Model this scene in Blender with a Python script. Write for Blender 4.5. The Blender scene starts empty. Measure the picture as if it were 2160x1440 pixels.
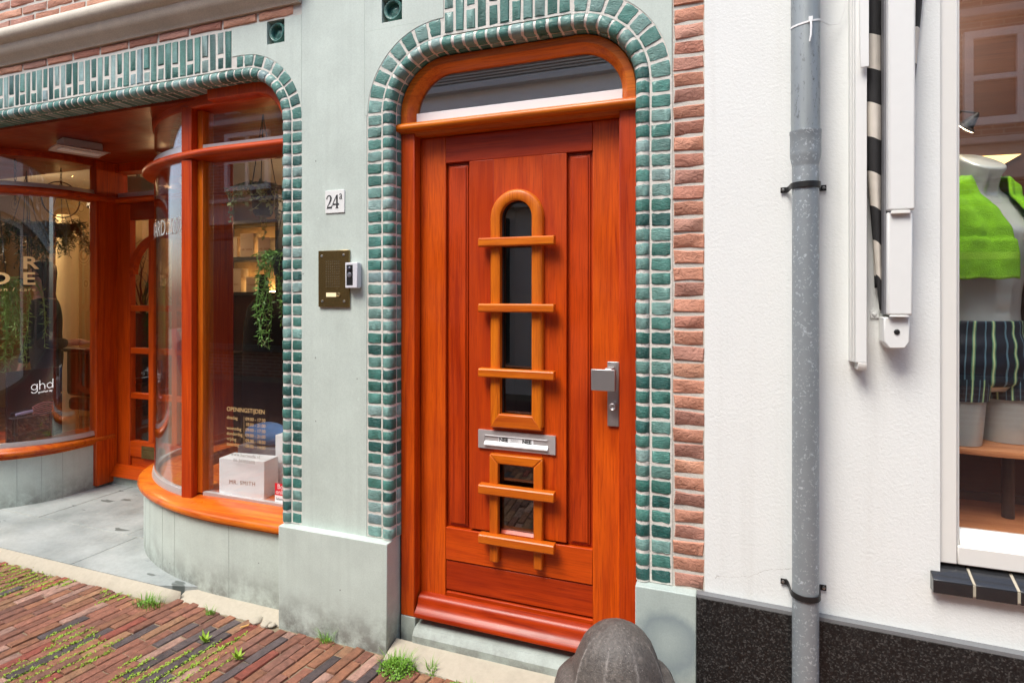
import bpy, bmesh, math, random
from mathutils import Vector, Matrix, noise
RND = random.Random(11)
SC = bpy.context.scene
COL = SC.collection
rad = math.radians
PI = math.pi

# ------------------------------------------------------------------ objects
def tag(o, label=None, cat=None, group=None, kind=None):
    if label: o['label'] = label
    if cat: o['category'] = cat
    if group: o['group'] = group
    if kind: o['kind'] = kind
    return o

def thing(name, label, cat, loc, group=None):
    o = bpy.data.objects.new(name, None)
    o.empty_display_size = .05
    COL.objects.link(o)
    o.location = loc
    return tag(o, label, cat, group)

def origin(o):
    v = Vector((0, 0, 0))
    while o is not None:
        v += o.location
        o = o.parent
    return v

def obj(name, bm, mats, parent=None, bevel=0., smooth=30, loc=None, label=None, seg=2, normals=True):
    """link the bmesh (world coordinates) as one mesh object"""
    if parent is not None: off = origin(parent)
    else: off = Vector(loc) if loc else Vector((0, 0, 0))
    bmesh.ops.translate(bm, verts=bm.verts, vec=-off)
    if normals: bmesh.ops.recalc_face_normals(bm, faces=bm.faces)
    me = bpy.data.meshes.new(name)
    bm.to_mesh(me); bm.free()
    if not isinstance(mats, (list, tuple)): mats = [mats]
    for m in mats: me.materials.append(m)
    if smooth:
        for p in me.polygons: p.use_smooth = True
        me.set_sharp_from_angle(angle=rad(smooth))
    o = bpy.data.objects.new(name, me)
    COL.objects.link(o)
    if parent is not None: o.parent = parent
    else: o.location = off
    if bevel:
        b = o.modifiers.new('bevel', 'BEVEL')
        b.width = bevel; b.segments = seg; b.limit_method = 'ANGLE'; b.angle_limit = rad(40)
        b.harden_normals = False
    if label: o['label'] = label
    return o

# ------------------------------------------------------------------ shapes
def BM():
    return bmesh.new()

def box(bm, x0, x1, y0, y1, z0, z1, mi=0):
    v = [bm.verts.new(p) for p in ((x0,y0,z0),(x1,y0,z0),(x1,y1,z0),(x0,y1,z0),(x0,y0,z1),(x1,y0,z1),(x1,y1,z1),(x0,y1,z1))]
    fs = []
    for q in ((0,1,5,4),(1,2,6,5),(2,3,7,6),(3,0,4,7),(4,5,6,7),(3,2,1,0)):
        f = bm.faces.new([v[i] for i in q]); f.material_index = mi; fs.append(f)
    return v

def prism(bm, pts, axis, a, b, mi=0):
    """closed 2D outline pushed along an axis; axis 'y': pts (x,z); 'x': (y,z); 'z': (x,y)"""
    def P(p, t):
        return {'y': (p[0], t, p[1]), 'x': (t, p[0], p[1]), 'z': (p[0], p[1], t)}[axis]
    A = [bm.verts.new(P(p, a)) for p in pts]
    B = [bm.verts.new(P(p, b)) for p in pts]
    n = len(pts)
    fs = [bm.faces.new(A), bm.faces.new(list(reversed(B)))]
    for i in range(n):
        fs.append(bm.faces.new((A[i], B[i], B[(i+1) % n], A[(i+1) % n])))
    for f in fs: f.material_index = mi
    return A + B

def loft(bm, rings, closed=True, caps=True, mi=0):
    """rings: lists of points"""
    V = [[bm.verts.new(p) for p in r] for r in rings]
    n = len(rings[0])
    fs = []
    for a, b in zip(V[:-1], V[1:]):
        for i in range(n if closed else n-1):
            j = (i+1) % n
            fs.append(bm.faces.new((a[i], a[j], b[j], b[i])))
    if caps and closed:
        fs.append(bm.faces.new(list(reversed(V[0])))); fs.append(bm.faces.new(V[-1]))
    for f in fs: f.material_index = mi
    return fs

def lathe(bm, prof, cx, cy, n=24, mi=0, axis='z', caps=True, z0=0.):
    """prof: (r, h)"""
    rings = []
    for r, h in prof:
        ring = []
        for k in range(n):
            a = 2*PI*k/n
            c, s = math.cos(a)*r, math.sin(a)*r
            if axis == 'z': ring.append((cx+c, cy+s, h))
            elif axis == 'y': ring.append((cx+c, h, cy+s))
            else: ring.append((h, cx+c, cy+s))
        rings.append(ring)
    return loft(bm, rings, True, caps, mi)

def tube(bm, pts, r, n=8, mi=0, caps=True):
    pts = [Vector(p) for p in pts]
    rs = r if isinstance(r, (list, tuple)) else [r]*len(pts)
    rings = []
    up = None
    for i, p in enumerate(pts):
        d = (pts[min(i+1, len(pts)-1)] - pts[max(i-1, 0)]).normalized()
        if up is None:
            up = Vector((0, 0, 1)) if abs(d.z) < .9 else Vector((1, 0, 0))
        u = (up - d*up.dot(d)).normalized(); up = u
        w = d.cross(u)
        rings.append([p + (u*math.cos(2*PI*k/n) + w*math.sin(2*PI*k/n))*rs[i] for k in range(n)])
    return loft(bm, rings, True, caps, mi)

def text(bm, s, size, M, mi=0, ext=.0004, align='LEFT', spacing=1., bold=0.):
    cu = bpy.data.curves.new('t', 'FONT')
    cu.body = s; cu.size = size; cu.extrude = ext; cu.align_x = align; cu.space_character = spacing
    cu.resolution_u = 3; cu.offset = bold
    ob = bpy.data.objects.new('t', cu)
    me = bpy.data.meshes.new_from_object(ob)
    b2 = bmesh.new(); b2.from_mesh(me)
    b2.transform(M)
    vm = {}
    for v in b2.verts: vm[v] = bm.verts.new(v.co)
    for f in b2.faces:
        try:
            g = bm.faces.new([vm[v] for v in f.verts]); g.material_index = mi
        except ValueError: pass
    b2.free()
    bpy.data.objects.remove(ob); bpy.data.curves.remove(cu); bpy.data.meshes.remove(me)

def xz(x, y, z, sx=1.):
    """text plane facing -y (the street), baseline at x,z"""
    return Matrix.Translation((x, y, z)) @ Matrix(((sx,0,0,0),(0,0,-1,0),(0,1,0,0),(0,0,0,1)))

# ------------------------------------------------------------------ materials
def newmat(name):
    m = bpy.data.materials.new(name); m.use_nodes = True
    nt = m.node_tree; nt.nodes.clear()
    out = nt.nodes.new('ShaderNodeOutputMaterial')
    b = nt.nodes.new('ShaderNodeBsdfPrincipled')
    nt.links.new(b.outputs[0], out.inputs[0])
    return m, nt, b

def nd(nt, typ, props=None, **ins):
    n = nt.nodes.new('ShaderNode'+typ)
    for k, v in (props or {}).items(): setattr(n, k, v)
    for k, v in ins.items():
        k = k.replace('_', ' ')
        i = n.inputs[int(k[1:])] if k[0] == 'i' and k[1:].isdigit() else n.inputs[k]
        if isinstance(v, bpy.types.NodeSocket): nt.links.new(v, i)
        else: i.default_value = v
    return n

def rgb(c): return (c[0], c[1], c[2], 1)

def ramp(nt, fac, stops):
    n = nt.nodes.new('ShaderNodeValToRGB')
    nt.links.new(fac, n.inputs[0])
    e = n.color_ramp.elements
    while len(e) < len(stops): e.new(.5)
    for i, (p, c) in enumerate(stops):
        e[i].position = p
        e[i].color = rgb(c) if isinstance(c, (tuple, list)) else (c, c, c, 1)
    return n.outputs[0]

def mix(nt, f, a, b, typ='MIX'):
    n = nt.nodes.new('ShaderNodeMix'); n.data_type = 'RGBA'; n.blend_type = typ
    for k, v in ((0, f), (6, a), (7, b)):
        if isinstance(v, bpy.types.NodeSocket): nt.links.new(v, n.inputs[k])
        else: n.inputs[k].default_value = v if k == 0 else rgb(v)
    return n.outputs[2]

def coords(nt, scale=(1,1,1), rand=True):
    tc = nt.nodes.new('ShaderNodeTexCoord')
    if rand:
        oi = nt.nodes.new('ShaderNodeObjectInfo')
        mu = nd(nt, 'VectorMath', {'operation': 'SCALE'}, i0=(7.3, 3.1, 5.7), Scale=oi.outputs['Random'])
        ad = nd(nt, 'VectorMath', {'operation': 'ADD'}, i0=tc.outputs['Object'], i1=mu.outputs[0])
        src = ad.outputs[0]
    else: src = tc.outputs['Object']
    mp = nd(nt, 'Mapping', None, Vector=src, Scale=scale)
    return mp.outputs[0]

def noi(nt, vec, scale, detail=4, rough=.55, dist=0.):
    return nd(nt, 'Texture'+'Noise' if False else 'TexNoise', None, Vector=vec, Scale=scale, Detail=detail, Roughness=rough, Distortion=dist).outputs[0]

def bump(nt, b, h, strength, dist=.01, prev=None):
    n = nd(nt, 'Bump', None, Height=h, Strength=strength, Distance=dist)
    if prev is not None: nt.links.new(prev, n.inputs['Normal'])
    nt.links.new(n.outputs[0], b.inputs['Normal'])
    return n.outputs[0]

def setp(b, **k):
    for n, v in k.items():
        n = n.replace('_', ' ')
        if isinstance(v, bpy.types.NodeSocket): b.id_data.links.new(v, b.inputs[n])
        else: b.inputs[n].default_value = rgb(v) if isinstance(v, (tuple, list)) and len(v) == 3 else v

def plain(name, c, rough=.5, metal=0., spec=.5, coat=0., var=.12, vs=30, bmp=0., bs=200):
    m, nt, b = newmat(name)
    co = coords(nt)
    n = noi(nt, co, vs, 5)
    col = mix(nt, n, [x*(1-var) for x in c], [min(1, x*(1+var)) for x in c])
    setp(b, Base_Color=col, Roughness=rough, Metallic=metal, Coat_Weight=coat)
    b.inputs['Specular IOR Level'].default_value = spec
    if bmp: bump(nt, b, noi(nt, co, bs, 3), bmp, .004)
    return m

def wood(name, base, dark, axis, gloss=.22, rough=.42, contrast=1., fine=.42, alt=None):
    m, nt, b = newmat(name)
    lo, hi = .9, 13.
    sc = {'x': (lo, hi, hi), 'y': (hi, lo, hi), 'z': (hi, hi, lo)}[axis]
    co = coords(nt, sc)
    big = noi(nt, co, 1.1, 3, .5, 1.6)
    co2 = coords(nt, tuple(s*(5 if s == hi else 2.2) for s in sc))
    fin = noi(nt, co2, 3.0, 6, .68, .6)
    c1 = ramp(nt, big, [(.33, dark), (.5, [d*.35+q*.65 for d, q in zip(dark, base)]), (.68, base)])
    c2 = mix(nt, ramp(nt, fin, [(.36, 0.), (.52, 1.)]), [d*.55 for d in dark], (1, 1, 1))
    col = mix(nt, fine, c1, c2, 'MULTIPLY')
    oi = nt.nodes.new('ShaderNodeObjectInfo')
    a = alt or [min(1, x*1.18) for x in base]
    tone = ramp(nt, oi.outputs['Random'], [(0., (.86, .76, .8)), (1., (1.06, 1.14, 1.1))])
    col = mix(nt, 1., col, tone, 'MULTIPLY')
    sm = noi(nt, coords(nt, (1, 1, 1)), 3.2, 4, .6)
    blot = noi(nt, coords(nt, tuple(s*.16 if s == hi else s*1.1 for s in sc)), 1.6, 4, .6)
    col = mix(nt, ramp(nt, blot, [(.36, .55), (.58, 0.)]), col, [d*.9 for d in dark])
    setp(b, Base_Color=col, Roughness=ramp(nt, sm, [(.3, rough*.75), (.7, rough*1.3)]), Coat_Weight=gloss, Coat_Roughness=.16)
    b.inputs['Specular IOR Level'].default_value = .26
    bump(nt, b, fin, .10, .003)
    return m

RED, REDD = (.62, .074, .0022), (.40, .032, .0015)
AMB, AMBD = (.72, .18, .006), (.50, .09, .004)
W = {}
for ax in 'xyz':
    W['red'+ax] = wood('varnished_red_wood_'+ax, RED, REDD, ax)
    W['amb'+ax] = wood('varnished_amber_wood_'+ax, AMB, AMBD, ax)
    W['org'+ax] = wood('varnished_orange_wood_'+ax, (.67, .092, .0022), (.43, .042, .0015), ax)
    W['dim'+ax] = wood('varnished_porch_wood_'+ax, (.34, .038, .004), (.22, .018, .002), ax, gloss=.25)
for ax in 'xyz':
    W['deep'+ax] = wood('varnished_shaded_red_wood_'+ax, (.55, .054, .002), (.34, .024, .001), ax)  # red varnish with the shade of panels and top rail put into its colour
W['sill'] = wood('weathered_sill_wood', (.74, .19, .010), (.44, .06, .005), 'x', gloss=.3, rough=.36)
W['kick'] = wood('glossy_weatherboard_wood', (.46, .044, .002), (.24, .014, .001), 'x', gloss=.12, rough=.34)

def stone(name, c, speck=.5, dirt=None):
    m, nt, b = newmat(name)
    co = coords(nt)
    n1 = noi(nt, co, 5, 6, .6)
    n2 = noi(nt, co, 160, 3, .6)
    n3 = noi(nt, co, 38, 3, .5)
    col = mix(nt, ramp(nt, n1, [(.35, 0.), (.65, 1.)]), [x*.93 for x in c], [min(1, x*1.05) for x in c])
    col = mix(nt, speck, col, ramp(nt, n2, [(.32, .86), (.62, 1.06)]), 'MULTIPLY')
    col = mix(nt, ramp(nt, n3, [(.70, 0.), (.78, .55)]), col, [min(1, x*1.22) for x in c])
    vo = nd(nt, 'TexVoronoi', None, Vector=co, Scale=7.).outputs['Distance']
    col = mix(nt, ramp(nt, vo, [(.02, .75), (.035, 0.)]), col, (.11, .12, .11))
    st = noi(nt, coords(nt, (22, 22, .9), False), 1., 5, .6)
    col = mix(nt, ramp(nt, st, [(.50, 0.), (.74, .28)]), col, [x*.72 for x in c])
    if dirt:
        tc = nt.nodes.new('ShaderNodeNewGeometry')
        sep = nd(nt, 'SeparateXYZ', None, Vector=tc.outputs['Position'])
        h = nd(nt, 'MapRange', None, Value=sep.outputs['Z'], From_Min=0., From_Max=dirt, To_Min=1., To_Max=0.)
        nn = noi(nt, co, 9, 6, .7)
        f = nd(nt, 'Math', {'operation': 'MULTIPLY'}, i0=h.outputs[0], i1=ramp(nt, nn, [(.38, .12), (.60, 1.)]))
        f.use_clamp = True
        col = mix(nt, f.outputs[0], col, (.17, .17, .15))
    setp(b, Base_Color=col, Roughness=.62)
    bump(nt, b, n2, .12, .002)
    return m

M = {}
GREY = (.53, .60, .545)
M['slab'] = stone('pale_green_stone', GREY)
def dark_ringed():
    m = stone('pale_green_stone_dark_ring', (.44, .51, .475), dirt=.22)  # darker stone with a noisy blue-grey ring mixed over it
    nt = m.node_tree; b = [n for n in nt.nodes if n.type == 'BSDF_PRINCIPLED'][0]
    src = b.inputs['Base Color'].links[0].from_socket
    ge = nt.nodes.new('ShaderNodeNewGeometry')
    d = nd(nt, 'VectorMath', {'operation': 'DISTANCE'}, i0=ge.outputs['Position'], i1=(-.215, -.04, .30)).outputs['Value']
    n = noi(nt, coords(nt, (1, 1, 1), False), 14, 5, .6)
    d2 = nd(nt, 'Math', {'operation': 'MULTIPLY_ADD'}, i0=n, i1=.07, i2=d).outputs[0]
    f = ramp(nt, d2, [(.06, .25), (.135, .75), (.175, .0)])
    col = mix(nt, f, src, (.20, .25, .27))
    nt.links.new(col, b.inputs['Base Color'])
    return m
M['slab_low'] = stone('pale_green_stone_splashed', GREY, dirt=.22)
M['step'] = stone('green_grey_step_stone', (.40, .45, .41), dirt=.14)

def slate():
    m, nt, b = newmat('worn_grey_slate')
    co = coords(nt, (1, 1, 1), False)
    n1 = noi(nt, co, 2.2, 7, .65)
    n2 = noi(nt, co, 60, 4, .6)
    col = ramp(nt, n1, [(.3, (.21, .235, .225)), (.5, (.33, .36, .35)), (.7, (.44, .47, .455))])
    col = mix(nt, .5, col, ramp(nt, n2, [(.3, .8), (.7, 1.1)]), 'MULTIPLY')
    # wet footprint-like stains
    rot = nd(nt, 'Mapping', None, Vector=co, Rotation=(0, 0, .9), Scale=(1.5, 5.0, 1.)).outputs[0]
    n3 = noi(nt, rot, 2.0, 3, .5)
    col = mix(nt, ramp(nt, n3, [(.655, 0.), (.675, .85)]), col, (.085, .10, .09))
    setp(b, Base_Color=col, Roughness=ramp(nt, n1, [(.3, .42), (.7, .6)]))
    bump(nt, b, noi(nt, co, 14, 6, .6), .18, .01)
    return m
M['slate'] = slate()

def brickmat(name, rough, coat, wr, dirty, bscale=70, an=(.55, 1, 1.7)):
    m, nt, b = newmat(name)
    at = nd(nt, 'VertexColor', {'layer_name': 'Col'})
    co = coords(nt, (1, 1, 1), False)
    n1 = noi(nt, co, 26, 6, .65)
    n2 = noi(nt, coords(nt, an, False), bscale, 5, .6, 1.2)
    col = mix(nt, .8, at.outputs[0], ramp(nt, n1, [(.3, 1-dirty), (.7, 1+dirty*.7)]), 'MULTIPLY')
    if coat: col = mix(nt, ramp(nt, n2, [(.60, 0.), (.75, .22)]), col, (.36, .44, .42))
    else: col = mix(nt, ramp(nt, n2, [(.27, .7), (.37, 0.)]), col, (.20, .09, .06))
    setp(b, Base_Color=col, Roughness=rough, Coat_Weight=coat, Coat_Roughness=.12)
    bump(nt, b, n2, wr, .012)
    return m
M['glaze'] = brickmat('glazed_green_brick', .40, .28, .6, .30, 95)
M['redbrick'] = brickmat('hand_formed_red_brick', .85, 0., .75, .16, 42, (1, 1, 1.25))
M['paver'] = brickmat('clinker_paver', .72, 0., .7, .5, 75, (1, 1, 1))

def mortar(name, c, sc=120, dk=.62):
    m, nt, b = newmat(name)
    co = coords(nt, (1, 1, 1), False)
    n = noi(nt, co, sc, 5, .65); n1 = noi(nt, co, 14, 4)
    col = mix(nt, n, [x*.82 for x in c], [min(1, x*1.08) for x in c])
    col = mix(nt, ramp(nt, n1, [(.5, 0.), (.8, .5)]), col, [x*dk for x in c])
    setp(b, Base_Color=col, Roughness=.9)
    bump(nt, b, n, .5, .006)
    return m
M['mortar'] = mortar('pale_mortar', (.74, .70, .64), dk=.68)
M['mortar_red'] = mortar('grey_mortar', (.62, .59, .53), dk=.8)
M['cement'] = mortar('cream_cement', (.46, .41, .32), 45, dk=.72)
M['glass_fan'] = None
M['sand'] = mortar('sandy_joint_soil', (.17, .135, .085), 60)
M['cornice'] = stone('weathered_sandstone', (.60, .53, .43), .9)

def stucco():
    m, nt, b = newmat('white_stucco')
    co = coords(nt, (1, 1, 1), False)
    n = noi(nt, co, 105, 5, .62, .4); n1 = noi(nt, co, 3, 5)
    col = mix(nt, n1, (.765, .782, .762), (.82, .837, .818))
    col = mix(nt, ramp(nt, n, [(.24, .5), (.34, 0.)]), col, (.60, .585, .56))
    st = noi(nt, coords(nt, (16, 16, .7), False), 1., 5, .6)
    col = mix(nt, ramp(nt, st, [(.52, 0.), (.72, .16)]), col, (.52, .50, .45))
    gr = noi(nt, co, 160, 2, .5)
    col = mix(nt, ramp(nt, gr, [(.74, 0.), (.79, .35)]), col, (.35, .33, .29))
    # hairline crack low on the wall
    sp = nd(nt, 'SeparateXYZ', None, Vector=nt.nodes.new('ShaderNodeNewGeometry').outputs['Position'])
    wob = noi(nt, co, 9, 5, .6)
    def mth(op, a, c, cl=False):
        q = nd(nt, 'Math', {'operation': op}, i0=a, i1=c); q.use_clamp = cl; return q.outputs[0]
    line = mth('ADD', mth('MULTIPLY', sp.outputs['X'], .30), mth('MULTIPLY', mth('SUBTRACT', wob, .5), .09))
    d = mth('ABSOLUTE', mth('SUBTRACT', mth('SUBTRACT', sp.outputs['Z'], .575), line), 0.)
    near = mth('LESS_THAN', d, .0012)
    inx = mth('MULTIPLY', mth('LESS_THAN', sp.outputs['X'], .22), mth('GREATER_THAN', sp.outputs['X'], -.05))
    col = mix(nt, mth('MULTIPLY', mth('MULTIPLY', near, inx), .5), col, (.42, .40, .37))
    setp(b, Base_Color=col, Roughness=.85)
    bump(nt, b, n, .34, .005)
    return m
M['stucco'] = stucco()

def granite():
    m, nt, b = newmat('black_speckled_granite')
    co = coords(nt, (1, 1, 1), False)
    v = nd(nt, 'TexVoronoi', None, Vector=co, Scale=230.).outputs['Color']
    s = nd(nt, 'SeparateColor', None, Color=v).outputs[0]
    n = noi(nt, co, 90, 3)
    col = ramp(nt, s, [(.0, (.003, .0032, .0034)), (.55, (.008, .008, .008)), (.80, (.024, .0238, .023)), (.96, (.065, .063, .060))])
    setp(b, Base_Color=col, Roughness=ramp(nt, n, [(.3, .35), (.7, .6)]))
    return m
M['granite'] = granite()
M['granite_edge'] = plain('honed_granite_edge', (.17, .175, .18), .6, var=.2, vs=200)

def zinc(name, spang, streak):
    m, nt, b = newmat(name)
    co = coords(nt, (1, 1, 1), False)
    v = nd(nt, 'TexVoronoi', {'feature': 'F1'}, Vector=co, Scale=125., Randomness=1.).outputs
    s = nd(nt, 'SeparateColor', None, Color=v['Color']).outputs[0]
    n1 = noi(nt, co, 70, 4, .7, 1.5)
    col = mix(nt, noi(nt, co, 6, 4), (.245, .275, .29), (.33, .36, .375))
    if spang:
        f = nd(nt, 'Math', {'operation': 'MULTIPLY'}, i0=ramp(nt, s, [(.62, 0.), (.70, 1.)]), i1=ramp(nt, n1, [(.52, 0.), (.60, .75)])).outputs[0]
        col = mix(nt, f, col, (.60, .66, .70))
    if streak:
        n2 = noi(nt, coords(nt, (1, 1, .35), False), 110, 4, .7)
        n3 = noi(nt, coords(nt, (1, 1, .08), False), 30, 3)
        f = nd(nt, 'Math', {'operation': 'MULTIPLY'}, i0=ramp(nt, n2, [(.55, 0.), (.64, .8)]), i1=ramp(nt, n3, [(.42, 0.), (.62, 1.)])).outputs[0]
        col = mix(nt, f, col, (.09, .10, .10))
        col = mix(nt, ramp(nt, n3, [(.35, .5), (.6, 0.)]), col, (.37, .41, .40))
    setp(b, Base_Color=col, Roughness=.5, Metallic=.35)
    bump(nt, b, n1, .06, .003)
    return m
M['zinc'] = zinc('galvanised_zinc', True, False)
M['zinc_old'] = zinc('streaked_zinc', False, True)

def glass(name='window_glass', tint=(1, 1, 1), f0=.075, mult=1.25):
    m = bpy.data.materials.new(name); m.use_nodes = True
    nt = m.node_tree; nt.nodes.clear()
    out = nt.nodes.new('ShaderNodeOutputMaterial')
    ge = nt.nodes.new('ShaderNodeNewGeometry')
    d = nd(nt, 'VectorMath', {'operation': 'DOT_PRODUCT'}, i0=ge.outputs['Normal'], i1=ge.outputs['Incoming'])
    a = nd(nt, 'Math', {'operation': 'ABSOLUTE'}, i0=d.outputs['Value'])
    o = nd(nt, 'Math', {'operation': 'SUBTRACT'}, i0=1., i1=a.outputs[0])
    p = nd(nt, 'Math', {'operation': 'POWER'}, i0=o.outputs[0], i1=5.)
    f = nd(nt, 'Math', {'operation': 'MULTIPLY_ADD'}, i0=p.outputs[0], i1=(1-f0)*mult, i2=f0*mult)
    f.use_clamp = True
    t = nd(nt, 'BsdfTransparent', None, Color=rgb(tint))
    g = nd(nt, 'BsdfGlossy', None, Color=(1, 1, 1, 1), Roughness=.004)
    mx = nd(nt, 'MixShader', None, i0=f.outputs[0], i1=t.outputs[0], i2=g.outputs[0])
    nt.links.new(mx.outputs[0], out.inputs[0])
    return m
M['glass'] = glass()
M['glass_dark'] = glass('tinted_door_glass', (.45, .45, .44), .08, 1.25)

def emit(name, c, s):
    m, nt, b = newmat(name)
    setp(b, Base_Color=c, Emission_Color=c, Emission_Strength=s)
    return m

M['glass_fan'] = glass('fanlight_glass', (.5, .5, .49), .27, 1.2)
M['alu'] = plain('brushed_aluminium', (.62, .59, .58), .38, .55, var=.05)
M['alu_sat'] = plain('satin_steel', (.56, .54, .53), .34, .85, var=.05)
M['white'] = plain('white_paint', (.78, .785, .765), .42, var=.03)
M['cream'] = plain('cream_frame_paint', (.77, .755, .715), .4, coat=.2, var=.025)
M['whitestrip'] = plain('white_glazing_strip', (.85, .85, .85), .45, var=.02)
M['black'] = plain('black_plastic', (.015, .015, .016), .4)
M['darkmetal'] = plain('black_steel', (.035, .034, .034), .45, .6)
M['steel'] = plain('screw_steel', (.45, .44, .42), .3, .9)
M['rubber'] = plain('dark_seal', (.012, .011, .010), .6)
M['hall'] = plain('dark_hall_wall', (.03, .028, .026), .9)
M['ink'] = plain('black_ink', (.02, .02, .022), .6)
M['gold'] = plain('gold_vinyl', (.88, .58, .24), .5, .0)
M['whitevinyl'] = plain('white_vinyl', (.80, .80, .80), .5)
M['greyvinyl'] = plain('etched_vinyl', (.62, .63, .62), .6)
# ================================================================== street level setting
# ------------------------------------------------------------------ brick tools
class Path:
    def __init__(self, segs):
        self.s = []; L = 0
        for g in segs:
            if g[0] == 'L':
                l = math.hypot(g[2][0]-g[1][0], g[2][1]-g[1][1])
            else:
                l = abs(g[4]-g[3])*g[5]
            self.s.append((L, l, g)); L += l
        self.len = L
    def at(self, s):
        for k, (a, l, g) in enumerate(self.s):
            if s <= a+l+1e-9 or k == len(self.s)-1:
                t = (s-a)/l
                if g[0] == 'L':
                    d = ((g[2][0]-g[1][0])/l, (g[2][1]-g[1][1])/l)
                    return (g[1][0]+d[0]*(s-a), g[1][1]+d[1]*(s-a), -d[1], d[0])
                an = g[3]+(g[4]-g[3])*t
                return (g[1]+math.cos(an)*g[5], g[2]+math.sin(an)*g[5], math.cos(an), math.sin(an))
    def arc(self, s):
        for k, (a, l, g) in enumerate(self.s):
            if s <= a+l+1e-9 or k == len(self.s)-1: return g[0] == 'A'

def ARC(cx, cz, a0, a1, r): return ('A', cx, cz, a0, a1, r)

def sweep(bm, path, prof, ss, mi=0, y=0., caps=True, scale=None, jit=0., rnd=None):
    cn = sum(p[0] for p in prof)/len(prof); cy = sum(p[1] for p in prof)/len(prof)
    rings = []
    for i, s in enumerate(ss):
        x, z, nx, nz = path.at(s)
        k = scale[i] if scale else 1.
        r = []
        for n, yy in prof:
            n2 = cn+(n-cn)*k; y2 = cy+(yy-cy)*k
            if jit:
                n2 += rnd.uniform(-jit, jit)*.7; y2 += rnd.uniform(-jit, jit)*.6; tj = rnd.uniform(-jit, jit)*1.3
            else: tj = 0
            r.append((x+nx*n2+nz*tj, y+y2, z+nz*n2-nx*tj))
        rings.append(r)
    return loft(bm, rings, True, caps, mi)

def colour(bm, faces, c):
    L = bm.loops.layers.float_color.get('Col') or bm.loops.layers.float_color.new('Col')
    for f in faces:
        for l in f.loops: l[L] = (c[0], c[1], c[2], 1)

def greens(r):
    pal = [((.028, .150, .118), 3), ((.040, .185, .150), 4), ((.065, .225, .185), 4), ((.11, .25, .215), 3),
           ((.17, .325, .29), 2.6), ((.255, .395, .37), 2.2), ((.014, .105, .09), 1.6), ((.21, .325, .33), 1.0)]
    c = r.choices([p[0] for p in pal], [p[1] for p in pal])[0]
    k = r.uniform(.85, 1.12)
    return [x*k for x in c]

def reds(r):
    pal = [((.54, .25, .165), 4), ((.49, .215, .15), 3), ((.60, .30, .195), 2), ((.44, .215, .16), 2), ((.52, .27, .20), 2)]
    c = r.choices([p[0] for p in pal], [p[1] for p in pal])[0]
    k = r.uniform(.88, 1.1)
    return [x*k for x in c]

def path_bricks(bm, path, prof, marks, joint, r, pal, jit=.0016, cols=None):
    out = []
    for k, (a, b) in enumerate(zip(marks[:-1], marks[1:])):
        s0, s1 = a+joint/2+r.uniform(-.001, .001), b-joint/2+r.uniform(-.001, .001)
        e = .0028
        ss = [s0, s0+e, s1-e, s1]; sc = [.94, 1, 1, .94]
        if path.arc((s0+s1)/2): ss = [s0, s0+e, (s0+s1)/2, s1-e, s1]; sc = [.94, 1, 1, 1, .94]
        c = cols[k] if cols else pal(r)
        out.append(c)
        colour(bm, sweep(bm, path, prof, ss, 0, r.uniform(-.0015, .0015), True, sc, jit, r), c)
    return out

def brick(bm, x0, x1, z0, z1, yf, depth, c, r, jit=.002, inset=.004, mi=0):
    """hand formed brick whose face looks at the street (-y)"""
    j = lambda: r.uniform(-jit, jit)
    dy = r.uniform(-.002, .002)
    nx = max(2, int((x1-x0)/.055)+1) if x1-x0 > .06 else 2
    front, rim = [], []
    pts = [(x0, z0)]
    for i in range(1, nx): pts.append((x0+(x1-x0)*i/nx, z0))
    pts.append((x1, z0)); pts.append((x1, z1))
    for i in range(1, nx): pts.append((x1-(x1-x0)*i/nx, z1))
    pts.append((x0, z1))
    cx, cz = (x0+x1)/2, (z0+z1)/2
    R0, R1, R2 = [], [], []
    for (x, z) in pts:
        a, c2 = j(), j()
        R0.append((x+a, yf+depth, z+c2)); R1.append((x+a, yf+inset+dy, z+c2))
        R2.append((x+a+(inset if x < cx-.001 else -inset if x > cx+.001 else 0), yf+dy+j()*.6, z+c2+(inset if z < cz else -inset)))
    colour(bm, loft(bm, [R0, R1, R2], True, True, mi), c)

def marks_even(a, b, pitch):
    n = max(1, round((b-a)/pitch)); return [a+(b-a)*i/n for i in range(n+1)]

# ------------------------------------------------------------------ house with the green bricks
house = thing('brick_house', 'house front of pale green stone, glazed green bricks and orange varnished woodwork', 'house', (-1.75, 0, 0))

DOORP = Path([('L', (-1.480, .49), (-1.480, 2.42)), ARC(-1.175, 2.42, PI, PI/2, .305), ('L', (-1.175, 2.725), (-.589, 2.725)),
              ARC(-.589, 2.42, PI/2, 0, .305), ('L', (-.284, 2.42), (-.284, .50))])
SHOPP = Path([('L', (-6.16, 2.74), (-2.29, 2.74)), ARC(-2.29, 2.44, PI/2, 0, .30), ('L', (-1.99, 2.44), (-1.99, .49))])
FLAT = [(.004, .06), (.004, .003), (.008, 0), (.025, 0), (.042, 0), (.057, 0), (.071, 0), (.075, .003), (.075, .06)]
ROLL = [(-.003, .06), (-.003, .004), (-.010, -.006), (-.022, -.012), (-.036, -.013), (-.049, -.006), (-.057, .006), (-.058, .028), (-.050, .034), (-.050, .06)]
REVD = [(-.056, .040), (-.060, .046), (-.061, .088), (-.03, .088), (-.03, .040)]
REVS = [(-.050, .038), (-.056, .044), (-.058, .18), (-.03, .18), (-.03, .038)]

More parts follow.
